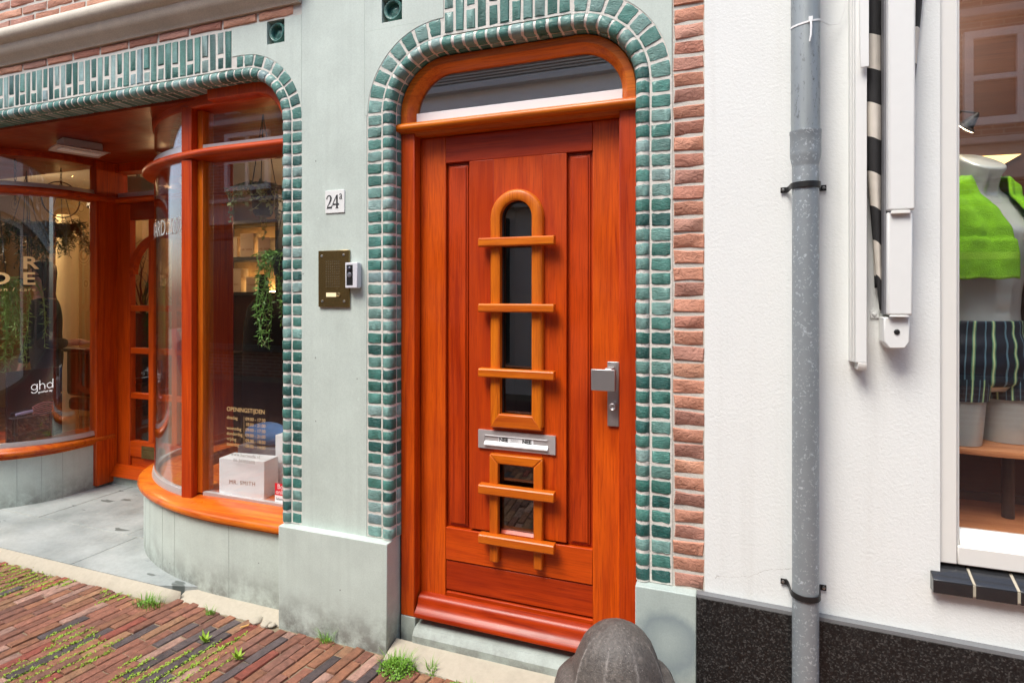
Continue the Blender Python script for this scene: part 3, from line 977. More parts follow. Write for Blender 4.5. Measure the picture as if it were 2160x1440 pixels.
# ---- salon interior (one storey room behind both windows)
M['beige'] = plain('beige_wall', (.46, .33, .17), .8, var=.06, vs=3)
M['woodfloor'] = wood('brown_floor_wood', (.20, .10, .045), (.10, .05, .02), 'x', gloss=.2, rough=.45)
def wallpaper():
    m, nt, b = newmat('patterned_wallpaper')
    co = coords(nt, (1, 1, 1), False)
    v = nd(nt, 'TexVoronoi', None, Vector=co, Scale=2.6)
    w = nd(nt, 'TexWave', {'wave_type': 'RINGS', 'rings_direction': 'SPHERICAL'}, Vector=v.outputs['Position'], Scale=1.)
    d = nd(nt, 'Math', {'operation': 'SINE'}, i0=nd(nt, 'Math', {'operation': 'MULTIPLY'}, i0=v.outputs['Distance'], i1=190.).outputs[0])
    f = ramp(nt, nd(nt, 'MapRange', None, Value=d.outputs[0], From_Min=-1., From_Max=1.).outputs[0], [(.35, 0.), (.65, 1.)])
    col = mix(nt, f, (.22, .14, .055), (.36, .245, .115))
    setp(b, Base_Color=col, Roughness=.7)
    return m
M['wallpaper'] = wallpaper()
bm = BM()
box(bm, -12.2, -1.60, 4.2, 4.3, .1, 2.9)
box(bm, -1.66, -1.60, .2, 4.2, .1, 2.9)
box(bm, -12.2, -12.1, .2, 4.2, .1, 2.9)
box(bm, -12.2, -6.35, .2, .3, .1, 2.9)
obj('salon_wall', bm, M['beige'], house, smooth=0)
bm = BM(); box(bm, -9.8, -5.95, 2.6, 2.68, .1, 2.9)
obj('salon_wall', bm, M['wallpaper'], house, smooth=0, label='wall with fan pattern wallpaper')
bm = BM(); box(bm, -12.2, -1.60, .14, 4.3, 2.90, 3.0)
obj('salon_ceiling', bm, plain('salon_ceiling_paint', (.62, .55, .45), .8), house, smooth=0)
bm = BM(); box(bm, -12.2, -1.60, 1.2, 4.3, .0, .1); box(bm, -3.45, -1.60, .42, 1.2, .0, .1); box(bm, -12.2, -5.00, .42, 1.2, .0, .1)
obj('salon_floor', bm, M['woodfloor'], house, smooth=0)
# wooden display deck inside both windows
bm = BM(); box(bm, -3.20, -1.68, .30, .75, .36, .47)
obj('display_deck', bm, W['sill'], house, smooth=0)
bm = BM(); box(bm, -6.7, -5.22, .30, .75, .36, .47)
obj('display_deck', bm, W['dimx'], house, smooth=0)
# ================================================================== things fixed to the pilaster
t = thing('house_number_sign', 'small white house number sign reading 24a on the pale stone pilaster', 'sign', (-1.7345, 0, 2.033))
bm = BM(); box(bm, -1.789, -1.681, -.004, .0009, 1.980, 2.086)
obj('sign_plate', bm, M['white'], t, bevel=.001)
def ribbon(bm, pts, ox, oz, sx, sz, y, mi=0):
    n = len(pts); L, Rr = [], []
    for i, (x, z, w) in enumerate(pts):
        a = pts[max(i-1, 0)]; b = pts[min(i+1, n-1)]
        d = (b[0]-a[0], b[1]-a[1]); l = math.hypot(*d) or 1
        nx, nz = -d[1]/l*w/2, d[0]/l*w/2
        L.append((ox+(x+nx)*sx, y, oz+(z+nz)*sz)); Rr.append((ox+(x-nx)*sx, y, oz+(z-nz)*sz))
    A = [bm.verts.new(p) for p in L]; B = [bm.verts.new(p) for p in Rr]
    for i in range(n-1):
        f = bm.faces.new((A[i], A[i+1], B[i+1], B[i])); f.material_index = mi
def quad(bm, pts, y, mi=0):
    f = bm.faces.new([bm.verts.new((p[0], y, p[1])) for p in pts]); f.material_index = mi
bm = BM()
ox, oz, sx, sz, y = -1.782, 2.001, .056, .0635, -.0048
ribbon(bm, [(.05, .70, .12), (.07, .82, .10), (.15, .93, .08), (.27, .97, .08), (.40, .92, .13), (.47, .78, .17), (.44, .62, .16), (.34, .44, .12), (.22, .28, .08), (.08, .12, .06)], ox, oz, sx, sz, y)
quad(bm, [(ox+.03*sx, oz), (ox+.56*sx, oz), (ox+.62*sx, oz+.26*sz), (ox+.57*sx, oz+.26*sz), (ox+.50*sx, oz+.15*sz), (ox+.10*sx, oz+.13*sz)], y)
ox += .035
quad(bm, [(ox+.36*sx, oz), (ox+.53*sx, oz), (ox+.53*sx, oz+1.0*sz), (ox+.46*sx, oz+1.0*sz), (ox+.36*sx, oz+.86*sz)], y)
quad(bm, [(ox+.0*sx, oz+.24*sz), (ox+.66*sx, oz+.24*sz), (ox+.66*sx, oz+.35*sz), (ox+.0*sx, oz+.35*sz)], y-.0001)
quad(bm, [(ox+.0*sx, oz+.34*sz), (ox+.08*sx, oz+.34*sz), (ox+.46*sx, oz+1.*sz), (ox+.38*sx, oz+.97*sz)], y-.0002)
quad(bm, [(ox+.28*sx, oz), (ox+.61*sx, oz), (ox+.61*sx, oz+.04*sz), (ox+.28*sx, oz+.04*sz)], y-.0001)
ox += .0375; oz += .040; sx *= .62; sz *= .66
ribbon(bm, [(.05, .52, .12), (.14, .62, .08), (.27, .63, .10), (.35, .52, .13), (.36, .2, .13), (.40, .06, .10), (.50, .06, .05)], ox, oz, sx, sz, y)
ribbon(bm, [(.33, .40, .07), (.18, .33, .08), (.08, .22, .14), (.10, .08, .12), (.22, .06, .07), (.33, .17, .06)], ox, oz, sx, sz, y-.0001)
obj('lettering', bm, M['ink'], t, smooth=0)

t = thing('intercom_panel', 'brass intercom panel with a grid of speaker holes on the pale pilaster', 'intercom', (-1.737, 0, 1.67))
bm = BM(); box(bm, -1.824, -1.651, -.010, .0008, 1.539, 1.804)
obj('brass_plate', bm, M['brass'], t, bevel=.0015)
M['hole_rim'] = plain('bright_brass', (.75, .62, .35), .25, .9, var=.1)
bm = BM()
for i in range(7):
    for k in range(11):
        x = -1.777+i*.0118; z = 1.7535-k*.0117
        lathe(bm, [(.0036, -.0101), (.0036, -.0108), (.0022, -.0106)], x, z, 8, 0, 'y')
        lathe(bm, [(.0024, -.0106), (.0024, -.0109), (.0001, -.0109)], x-.0005, z+.0006, 6, 1, 'y')
obj('speaker_grille', bm, [M['hole_rim'], M['black']], t, smooth=0)
for x, z in ((-1.803, 1.779), (-1.680, 1.782), (-1.800, 1.566), (-1.677, 1.566)):
    bm = BM(); lathe(bm, [(.0062, -.0101), (.0055, -.0125), (.003, -.0132), (.0003, -.0122)], x, z, 12, 0, 'y')
    obj('screw', bm, M['steel'], t)
bm = BM(); box(bm, -1.778, -1.722, -.0112, -.0101, 1.587, 1.606); obj('name_card', bm, emit('lit_name_card', (.75, .62, .38), .25), t, smooth=0)
bm = BM(); lathe(bm, [(.010, -.0101), (.010, -.013), (.0075, -.0135), (.007, -.0115), (.0003, -.0115)], -1.708, 1.597, 18, 0, 'y'); obj('call_button', bm, M['hole_rim'], t)
bm = BM(); text(bm, 'BTC', .007, xz(-1.724, -.0104, 1.622), 0, .0001); obj('lettering', bm, M['hole_rim'], t, smooth=0)

t = thing('video_doorbell', 'white and black video doorbell clipped over the edge of the brass intercom', 'doorbell', (-1.619, 0, 1.685))
bm = BM(); box(bm, -1.653, -1.587, -.036, -.0105, 1.627, 1.744); box(bm, -1.6485, -1.589, -.0104, .0008, 1.631, 1.74)
obj('body', bm, plain('doorbell_shell', (.66, .66, .70), .4, var=.02), t, bevel=.003)
bm = BM(); box(bm, -1.645, -1.611, -.0368, -.0357, 1.640, 1.733); obj('front_panel', bm, M['black'], t, bevel=.0004)
bm = BM(); lathe(bm, [(.009, -.0369), (.009, -.040), (.007, -.0415), (.004, -.043), (.0003, -.0435)], -1.628, 1.716, 20, 0, 'y'); obj('lens', bm, plain('lens_glass', (.03, .03, .05), .08, coat=1.), t, smooth=60)
bm = BM(); lathe(bm, [(.0115, -.0369), (.0115, -.039), (.0095, -.040), (.0003, -.0395)], -1.628, 1.687, 22, 0, 'y'); obj('button', bm, plain('button_ring', (.25, .25, .28), .3, .6), t, smooth=40)

# ================================================================== white shop on the right
shop = thing('white_shop_building', 'white stucco shop with black granite plinth and cream display window', 'shop', (.8, 0, 0))
bm = BM()
WY = -.020
box(bm, -.0865, .638, WY, .20, .36, 4.4)
box(bm, .638, 2.40, WY, .20, .36, .642); box(bm, .638, 2.40, WY, .20, 3.3, 4.4); box(bm, 2.40, 6.0, WY, .20, .36, 4.4)
wall = obj('wall', bm, M['stucco'], shop, smooth=0)
bm = BM(); box(bm, -.09, 6.0, -.015, .3, 4.41, 7.0); obj('upper_wall', bm, M['stucco'], shop, smooth=0)
bm = BM(); prism(bm, [(-.1135, -.02), (6., -.02), (6., .385), (-.1135, .4975)], 'y', -.050, -.0205)
pl = obj('granite_plinth', bm, M['granite'], shop, bevel=.0015)
bm = BM()
prism(bm, [(-.1134, .498), (6., .3855), (6., .399), (-.1134, .511)], 'y', -.0505, -.0198)
obj('plinth_cap', bm, M['granite_edge'], pl, bevel=.001)
# display window
bm = BM()
box(bm, .6385, .690, -.004, .06, .726, 3.3)
box(bm, .6905, 2.38, -.003, .06, .726, .786)
win = obj('display_window', bm, M['cream'], shop, bevel=.004)
bm = BM(); box(bm, .6905, .700, .012, .05, .787, 3.3); obj('glazing_bead', bm, M['cream'], win, bevel=.002)
bm = BM(); prism(bm, [(.0, .7865), (.008, .796), (.030, .832), (.05, .832), (.05, .7865)], 'x', .7005, 2.38); obj('glazing_bead', bm, M['white'], win, bevel=.002)
bm = BM(); box(bm, .700, 2.38, .036, .042, .832, 3.29); obj('pane', bm, M['glass'], win)
bm = BM()
for a, b in ((.611, .716), (.724, .829), (.837, .942), (.950, 1.055), (1.063, 1.168), (1.176, 1.281)):
    prism(bm, [(-.052, .645), (-.052, .686), (-.048, .690), (.02, .722), (.02, .645)], 'x', a, b)
box(bm, .620, 1.30, -.049, .015, .648, .684, 1)
prism(bm, [(-.0505, .686), (.012, .7165), (.012, .69)], 'x', .717, 1.29, 1)
obj('tile_sill', bm, [plain('black_glazed_tile', (.018, .019, .021), .22, coat=.5, var=.25), M['cement']], win, bevel=.002)
# display interior
M['disp_wood'] = wood('display_wood', (.62, .27, .115), (.45, .16, .06), 'x', gloss=.15, rough=.45, fine=.35)
M['disp_back'] = wood('display_back_wood', (.065, .025, .012), (.048, .017, .008), 'x', gloss=.1, rough=.5, fine=.35)
bm = BM(); box(bm, .3, 2.6, .0605, .66, .70, .752); obj('display_floor', bm, M['disp_wood'], shop, smooth=0)
bm = BM(); box(bm, .3, 2.6, .655, .70, .752, 3.3); obj('display_back', bm, M['disp_back'], shop, smooth=0)
bm = BM(); box(bm, .3, 2.6, .642, .6545, .7525, .785); obj('skirting', bm, M['black'], shop, smooth=0)
bm = BM(); box(bm, .28, .3, .0605, .66, .70, 3.3); box(bm, 2.6, 2.62, .0605, .66, .70, 3.3); box(bm, .28, 2.62, .0605, .7, 3.301, 3.33); obj('display_side', bm, M['disp_back'], shop, smooth=0)
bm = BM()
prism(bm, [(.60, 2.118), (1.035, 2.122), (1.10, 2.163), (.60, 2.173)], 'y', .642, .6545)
obj('gap_glow', bm, emit('gap_glow_paint', (1., .66, .24), .75), shop, smooth=0)  # glowing patch in place of the lit ceiling seen through a gap

# ---- table, mannequin, towel
TT = 1.035
tb = thing('display_table', 'low half round wooden table with dark leg in the display window', 'table', (.93, .48, .752))
bm = BM()
lathe(bm, [(.0005, TT-.022), (.99, TT-.022), (1., TT-.018), (1., TT-.003), (.99, TT), (.0005, TT)], 0, 0, 48)
bmesh.ops.scale(bm, vec=(.37, .175, 1), verts=bm.verts); bmesh.ops.translate(bm, vec=(.95, .475, 0), verts=bm.verts)
obj('table_top', bm, M['disp_wood'], tb, smooth=40)
bm = BM(); lathe(bm, [(.0005, .753), (.020, .753), (.020, TT-.023), (.0005, TT-.023)], .990, .46, 20); obj('leg', bm, M['black'], tb)
bm = BM(); lathe(bm, [(.0005, .753), (.020, .753), (.020, TT-.023), (.0005, TT-.023)], .66, .52, 20); obj('leg', bm, M['black'], tb)

AL = rad(28); CX, CY = .900, .475
fx, fy = math.sin(AL), -math.cos(AL); qx, qy = math.cos(AL), math.sin(AL)
def LP(p, d, z): return (CX+qx*p+fx*d, CY+qy*p+fy*d, z)
# z, half width, front depth, back depth, forward shift
TOR = [(1.235, .150, .085, .085, 0), (1.27, .172, .105, .11, 0), (1.33, .178, .112, .122, 0), (1.40, .168, .110, .118, 0), (1.47, .152, .103, .10, 0), (1.53, .143, .099, .088, 0),
       (1.60, .147, .101, .088, .0), (1.68, .163, .108, .10, 0), (1.76, .182, .120, .112, 0), (1.84, .196, .118, .118, 0), (1.90, .202, .098, .11, -.005), (1.945, .182, .078, .092, -.012),
       (1.975, .135, .066, .078, -.016), (1.995, .088, .060, .066, -.012), (2.015, .070, .060, .062, -.006), (2.05, .066, .060, .060, .004), (2.09, .072, .064, .062, .012), (2.118, .074, .066, .064, .016)]
def tor(z):
    for a, b in zip(TOR[:-1], TOR[1:]):
        if z <= b[0]:
            t = (z-a[0])/(b[0]-a[0]); t = max(0, min(1, t)); t = t*t*(3-2*t)*.35+t*.65
            return [a[i]+(b[i]-a[i])*t for i in range(1, 5)]
    return TOR[-1][1:]
def G(x, s): return math.exp(-(x/s)**2)
def front(p, z, grow=0.):
    a, bf, bb, sh = tor(z)
    u = max(-1, min(1, p/(a+grow)))
    return sh+(bf+grow)*(1-abs(u)**2.4)**.5
def detail(p, z):
    d = 0
    for s in (-1, 1):
        d += .016*G(p-s*.075, .055)*G(z-1.835, .045)          # chest
        d += .007*G(p-s*.032, .022)*(G(z-1.69, .026)+G(z-1.63, .026)+G(z-1.575, .024))
        d += .006*G(z-(1.955+.12*abs(p)), .010)*G(p-s*.06, .06)   # collar bones
        d -= .006*G(p-s*.12, .03)*G(z-1.46, .05)
    d -= .009*G(p, .012)*G(z-1.74, .12)
    d -= .012*G(p, .010)*G(z-1.535, .010)
    d -= .008*G(p, .018)*G(z-1.985, .018)
    d += .010*G(p-.03, .012)*G(z-2.03, .05)+.010*G(p+.03, .012)*G(z-2.03, .05)
    return d
def torso_ring(z, n, grow=0., tilt=0.):
    a, bf, bb, sh = tor(z); r = []
    for k in range(n):
        an = 2*PI*k/n
        c, s = math.cos(an), math.sin(an)
        e = .86
        p = (a+grow)*math.copysign(abs(c)**e, c)
        d = (bf if s > 0 else bb)
        y = (d+grow)*math.copysign(abs(s)**e, s)
        if s > 0: y += detail(p, z)*s
        r.append(LP(p, sh+y, z-tilt*(y)))
    return r
def leg_rings(side, zs, n, grow=0.):
    out = []
    for z in zs:
        k = (1.27-z)/.22
        r0 = .092-.010*max(0, k)+grow
        out.append([LP(side*(.094+.012*max(0, k))+math.cos(2*PI*i/n)*r0, math.sin(2*PI*i/n)*(r0+.012), z) for i in range(n)])
    return out
man = thing('mannequin', 'headless silver male torso mannequin standing on the display table', 'mannequin', (CX, CY, TT))
bm = BM()
zs = [1.235+i*.0125 for i in range(70)]; zs = [z for z in zs if z < 2.05]
rings = [torso_ring(z, 56) for z in zs]+[torso_ring(2.104, 56, .004, .60), torso_ring(2.112, 56, .002, .60), torso_ring(2.115, 56, -.003, .60)]
loft(bm, rings)
for s in (-1, 1): loft(bm, leg_rings(s, [TT+.002+i*.03 for i in range(9)], 36))
M['silver'] = plain('silver_mannequin_paint', (.44, .47, .455), .30, .25, coat=.5, var=.04)
obj('body', bm, M['silver'], man, smooth=70)
def stripes():
    m, nt, b = newmat('striped_swim_fabric')
    uv = nt.nodes.new('ShaderNodeUVMap')
    sp = nd(nt, 'SeparateXYZ', None, Vector=uv.outputs[0])
    f = nd(nt, 'Math', {'operation': 'FRACT'}, i0=nd(nt, 'Math', {'operation': 'MULTIPLY'}, i0=sp.outputs[0], i1=15.).outputs[0])
    r = ramp(nt, f.outputs[0], [(0., (.008, .012, .025)), (.20, (.09, .23, .15)), (.26, (.48, .62, .30)), (.34, (.09, .23, .15)), (.40, (.008, .012, .025)), (.68, (.10, .20, .26)), (.76, (.008, .012, .025))])
    r.node.color_ramp.interpolation = 'CONSTANT'
    setp(b, Base_Color=r, Roughness=.6)
    return m
bm = BM(); uvl = bm.loops.layers.uv.new('UVMap')
def uvloft(rings, off):
    n = len(rings[0]); V = [[bm.verts.new(p) for p in r] for r in rings]
    for a, b in zip(V[:-1], V[1:]):
        for i in range(n):
            j = (i+1) % n
            f = bm.faces.new((a[i], a[j], b[j], b[i]))
            for l, u in zip(f.loops, (i, i+1, i+1, i)): l[uvl].uv = (u/n+off, 0)
nn = 72
uvloft([torso_ring(z, nn, .006+.002*math.sin(z*90)) for z in [1.255+i*.0125 for i in range(20)]]+[torso_ring(1.497, nn, .0075), torso_ring(1.500, nn, .001)], 0)
for s in (-1, 1): uvloft(leg_rings(s, [1.203, 1.2031, 1.23, 1.26, 1.285], nn, .0085), .02*s)
obj('swim_trunks', bm, stripes(), man, smooth=70, label='navy swim trunks with green and blue stripes')

def towelmat():
    m, nt, b = newmat('green_terry_towel')
    co = coords(nt, (1, 1, 1), False)
    n = noi(nt, co, 260, 4, .7); n1 = noi(nt, co, 18, 4)
    tc = nt.nodes.new('ShaderNodeNewGeometry')
    z = nd(nt, 'SeparateXYZ', None, Vector=tc.outputs['Position']).outputs['Z']
    band = ramp(nt, nd(nt, 'MapRange', None, Value=z, From_Min=1.655, From_Max=1.855).outputs[0], [(.0, 1.), (.045, 1.), (.05, 0.), (.34, 0.), (.35, 1.), (.47, 1.), (.48, 0.)])
    band.node.color_ramp.interpolation = 'CONSTANT'
    c = mix(nt, n, (.17, .48, .003), (.36, .85, .012))
    c = mix(nt, ramp(nt, n1, [(.3, .65), (.6, 0.)]), c, (.15, .38, .008))
    c = mix(nt, nd(nt, 'Math', {'operation': 'MULTIPLY'}, i0=band, i1=.75).outputs[0], c, (.36, .74, .04))
    setp(b, Base_Color=c, Roughness=.95)
    bump(nt, b, n, 1., .012)
    return m
bm = BM()
rr = random.Random(3)
def towel_half(side):
    rows = []
    nz, nv = 46, 26
    def inner(z):   # distance of the inner edge from the body axis
        P = [(1.65, -.005), (1.75, .004), (1.84, .020), (1.92, .040), (1.98, .058), (2.05, .074)]
        if side > 0: P = [(1.65, .120), (1.75, .112), (1.84, .098), (1.92, .078), (1.98, .066), (2.05, .076)]
        for a, b in zip(P[:-1], P[1:]):
            if z <= b[0]: return a[1]+(b[1]-a[1])*(z-a[0])/(b[0]-a[0])
        return P[-1][1]
    for iz in range(nz+14):
        row = []
        for iv in range(nv+1):
            v = iv/nv
            w = (.235 if side < 0 else .17)
            pk = inner(1.65+.40*min(1, iz/nz))
            ztop = 2.045-.15*max(0, pk+w*v*.95-.07)/.2
            p = pk+v*w*(1 if iz < 30 else 1-.28*(iz-30)/30)
            ztop = 2.05-.62*max(0, p-.065)
            fold = .008*math.sin(v*19+1.3*side)*min(1, iz/40.)**1.3+.004*math.sin(v*9+iz*.11)
            if iz <= nz:
                z = 1.655+(ztop-1.655)*iz/nz
                zz = max(z, 1.70)
                d = max(front(max(-.19, min(.19, p)), min(z, 1.97), .02), front(max(-.17, min(.17, p*.9)), 1.80, .028) if z < 1.80 else -1)+.012+fold
                if z > 1.94: d = d*(1-(z-1.94)/.14)+.045*(z-1.94)/.14
                if z < 1.70: d += .0
            else:
                k = (iz-nz)/14
                z = ztop+.012*math.sin(PI*min(1, k*1.6))-.035*k*k
                d = .03-.125*k+fold*.3
                p = p*(1-k*.55)+.0
            q_ = Vector((p*9*side, z*9, d*9)); d += .006*noise.noise(q_)+.0035*noise.noise(q_*3.1)
            row.append(LP(side*p, d, z+.003*math.sin(v*14)))
        rows.append(row)
    A = [[bm.verts.new(q) for q in r_] for r_ in rows]
    for a, b in zip(A[:-1], A[1:]):
        for i in range(nv): bm.faces.new((a[i], a[i+1], b[i+1], b[i]))
towel_half(-1); towel_half(1)
tw = obj('towel', bm, towelmat(), None, smooth=80, loc=(CX, CY, 1.9))
tag(tw, 'bright green terry towel draped round the neck of the silver mannequin', 'towel')
so = tw.modifiers.new('thick', 'SOLIDIFY'); so.thickness = .010; so.offset = 0

sl = thing('spot_lamp', 'small lit spot lamp on a thin arm inside the display window', 'lamp', (.81, .655, 2.27))
lx, ly, lz = .884, .42, 2.235
bm = BM(); lathe(bm, [(.006, .0), (.012, .015), (.024, .05), (.038, .06), (.036, .061), (.0005, .045)], 0, 0, 20)
Rm = Matrix.Translation((lx, ly, lz+.05)) @ Matrix.Rotation(rad(215), 4, 'X') @ Matrix.Rotation(rad(-32), 4, 'Y')
bm.transform(Rm); obj('lamp_shade', bm, M['darkmetal'], sl)
bm = BM(); lathe(bm, [(.0345, .0605), (.0345, .0625), (.0003, .0625)], 0, 0, 20); bm.transform(Rm); obj('lit_disc', bm, emit('lit_lamp_disc', (1., .80, .50), 14.), sl)
bm = BM(); tube(bm, [(lx, ly, lz+.05), (lx-.02, ly+.1, lz+.09), (.81, .655, 2.29)], .004); obj('arm', bm, M['darkmetal'], sl)

# ---- drainpipe
dp = thing('drainpipe', 'grey zinc drainpipe with two black brackets running down the white stucco wall', 'drainpipe', (.236, -.09, 0))
PXc, PYc = .2385, -.092
bm = BM(); lathe(bm, [(.041, -.02), (.041, 2.07)], PXc, PYc, 40); obj('lower_pipe', bm, M['zinc'], dp)
bm = BM(); lathe(bm, [(.0405, 2.02), (.0418, 2.035), (.0470, 2.060), (.0475, 2.072), (.0475, 2.135), (.0492, 2.140), (.0490, 2.146), (.044, 2.147)], PXc, PYc, 40); obj('socket', bm, M['zinc'], dp, smooth=50)
bm = BM(); lathe(bm, [(.0445, 2.10), (.0445, 4.6)], PXc, PYc, 40); obj('upper_pipe', bm, M['zinc_old'], dp)
def bracket(z, slant):
    bm = BM(); rings = []
    n = 18
    path = [(-.0745, -.028), (-.056, -.029)] + [(math.cos(a)*.0435, PYc+math.sin(a)*.0435) for a in [rad(205+130*i/n) for i in range(n+1)]] + [(.056, -.029), (.0745, -.028)]
    path = [(-.0715, -.026), (-.051, -.026), (-.046, -.045)] + [(math.cos(rad(180+180*i/n))*.0435, PYc-math.sin(rad(180*i/n))*.0435) for i in range(n+1)] + [(.046, -.045), (.051, -.026), (.0715, -.026)]
    N = norms(path)
    for (x, y), (nx, ny) in zip(path, N):
        rings.append([(PXc+x+nx*o, y+ny*o, zz) for o, zz in ((0, z-.010), (.003, z-.010), (.003, z+.010), (0, z+.010))])
    loft(bm, rings)
    b = obj('bracket', bm, M['darkmetal'], dp, smooth=40, bevel=.001)
    for s in (-1, 1):
        bm = BM(); lathe(bm, [(.0055, -.0285), (.0045, -.0325), (.0003, -.0335)], PXc+s*.0635, z, 12, 0, 'y'); obj('screw', bm, M['steel'], b)
bracket(1.963, 0); bracket(.595, 0)
ct = None
bm = BM()
n = 40
rings = []
for i in range(n+1):
    a = 2*PI*i/n
    zz = 2.504+.012*math.sin(a+.6)
    c, s = math.cos(a), math.sin(a)
    rings.append([(PXc+c*rr_, PYc+s*rr_, zz+dz) for rr_, dz in ((.0449, -.003), (.0465, -.003), (.0465, .003), (.0449, .003))])
loft(bm, rings, True, True)
box(bm, PXc+.004, PXc+.016, PYc-.053, PYc-.044, 2.491, 2.508)
tube(bm, [(PXc+.010, PYc-.052, 2.500), (PXc+.011, PYc-.055, 2.475), (PXc+.010, PYc-.056, 2.445), (PXc+.006, PYc-.057, 2.424)], [.0035, .0035, .0032, .002], 6)
tube(bm, [(PXc+.045, PYc-.01, 2.504), (PXc+.075, PYc+.03, 2.504), (PXc+.11, PYc+.06, 2.515), (PXc+.125, PYc+.05, 2.56), (PXc+.13, PYc+.045, 2.62)], .0012, 5)
o = obj('cable_tie', bm, plain('white_nylon', (.82, .82, .82), .4, var=.02), None, loc=(PXc, PYc, 2.504))
tag(o, 'white plastic cable tie looped round the upper drainpipe', 'cable tie')

# ---- folded awning
aw = thing('folded_awning', 'folded drop-arm awning with cream rails and black and cream striped fabric on the stucco wall', 'awning', (.46, -.02, 1.35))
bm = BM()
prism(bm, [(.3765, -.0205), (.3765, -.055), (.3815, -.0552), (.3822, -.068), (.3865, -.0685), (.3872, -.080), (.394, -.0815), (.4205, -.0815), (.4205, -.0205)], 'z', 1.375, 4.3)
guide = obj('guide_rail', bm, M['white'], aw, bevel=.0015)
bm = BM(); prism(bm, [(-.0815, 1.3745), (-.0815, 1.362), (-.074, 1.349), (-.0205, 1.349), (-.0205, 1.3745)], 'x', .3945, .4205); obj('end_cap', bm, M['cream'], aw, bevel=.002)
bm = BM(); prism(bm, [(-.083, 2.40), (-.094, 2.385), (-.098, 2.355), (-.0985, 2.335), (-.1025, 2.335), (-.103, 2.36), (-.101, 2.40), (-.100, 4.3), (-.083, 4.3)], 'x', .398, .4225); obj('cover_rail', bm, M['white'], aw, bevel=.0015)
bm = BM(); box(bm, .4725, .5465, -.118, -.0205, 1.865, 4.3); obj('arm', bm, M['white'], aw, bevel=.006, seg=3)
bm = BM(); box(bm, .472, .5415, -.108, -.0205, 1.533, 1.8615); obj('arm', bm, M['white'], aw, bevel=.006, seg=3)
bm = BM(); box(bm, .480, .532, -.1205, -.108, 1.853, 1.8635); obj('hinge', bm, M['cream'], aw, bevel=.002)
bm = BM(); box(bm, .478, .530, -.110, -.098, 1.526, 1.5325); obj('hinge', bm, M['cream'], aw, bevel=.002)
bm = BM(); prism(bm, [(.4655, 1.5255), (.5365, 1.5255), (.5365, 1.447), (.524, 1.426), (.481, 1.424), (.4655, 1.447)], 'y', -.094, -.0205); obj('wall_plate', bm, M['white'], aw, bevel=.004)
bm = BM(); lathe(bm, [(.0085, -.0942), (.0085, -.096), (.006, -.0985), (.0003, -.0995)], .501, 1.479, 16, 0, 'y'); obj('bolt', bm, M['darkmetal'], aw)
bm = BM(); box(bm, .4415, .466, -.026, -.0205, 1.520, 1.546); lathe(bm, [(.007, -.0262), (.006, -.030), (.0003, -.0315)], .452, 1.533, 14, 0, 'y'); obj('wall_clip', bm, M['white'], aw, bevel=.001)
bm = BM(); box(bm, .4665, .4722, -.090, -.040, 1.535, 4.3); obj('seal', bm, plain('grey_brush_seal', (.16, .16, .17), .8), aw, smooth=0)
def awfab():
    m, nt, b = newmat('striped_awning_cloth')
    tc = nt.nodes.new('ShaderNodeTexCoord')
    co = coords(nt, (1, 1, 1), False)
    uv = nt.nodes.new('ShaderNodeUVMap')
    z = nd(nt, 'SeparateXYZ', None, Vector=uv.outputs[0]).outputs['Y']
    f = nd(nt, 'Math', {'operation': 'FRACT'}, i0=z)
    r = ramp(nt, f.outputs[0], [(0., (.022, .021, .022)), (.495, (.62, .57, .50))]); r.node.color_ramp.interpolation = 'CONSTANT'
    c = mix(nt, .35, r, noi(nt, co, 400, 2), 'MULTIPLY')
    setp(b, Base_Color=r, Roughness=.9)
    bump(nt, b, noi(nt, co, 9, 3), .3, .02)
    return m
M['awcloth'] = awfab()
bm = BM(); uvl2 = bm.loops.layers.uv.new('UVMap')
def sheet(fn, n, m_):
    V = [[bm.verts.new(fn(i/n, k/m_)[0]) for k in range(m_+1)] for i in range(n+1)]
    for i in range(n):
        for k in range(m_):
            f = bm.faces.new((V[i][k], V[i+1][k], V[i+1][k+1], V[i][k+1]))
            for l, (a, b) in zip(f.loops, ((i, k), (i+1, k), (i+1, k+1), (i, k+1))): l[uvl2].uv = fn(a/n, b/m_)[1]
ZP = .2295
def fab_front(u, v):
    z = 1.545+(4.2-1.545)*u
    left = .4655-min(.045, max(0., (z-1.545)*.095))
    left += .004*math.sin(z*7)
    x = left+(.4685-left)*v
    y = -.050-.022*math.sin(v*PI)*min(1, (z-1.5)*3)+.003*math.sin(z*11)
    return (x, y, z), (v, (z-2.2287-.010*math.sin(v*3+z))/ZP)
def fab_fold(u, v):
    z = 1.62+(2.3-1.62)*u
    x = .4280+.022*(2.3-z)/.68+.018*v
    return (x, -.040-.016*v, z), (v, (z-2.235)/ZP)
def fab_right(u, v):
    z = 2.05+(4.2-2.05)*u
    w = .0+min(.06, (z-2.05)*.075)
    x = .5455+w*v
    return (x, -.045-.02*math.sin(v*PI), z), (v, (z-2.2287)/ZP)
sheet(fab_front, 90, 8); sheet(fab_fold, 30, 3); sheet(fab_right, 60, 5)
fb = obj('fabric', bm, M['awcloth'], aw, smooth=60)
so = fb.modifiers.new('thick', 'SOLIDIFY'); so.thickness = .0012

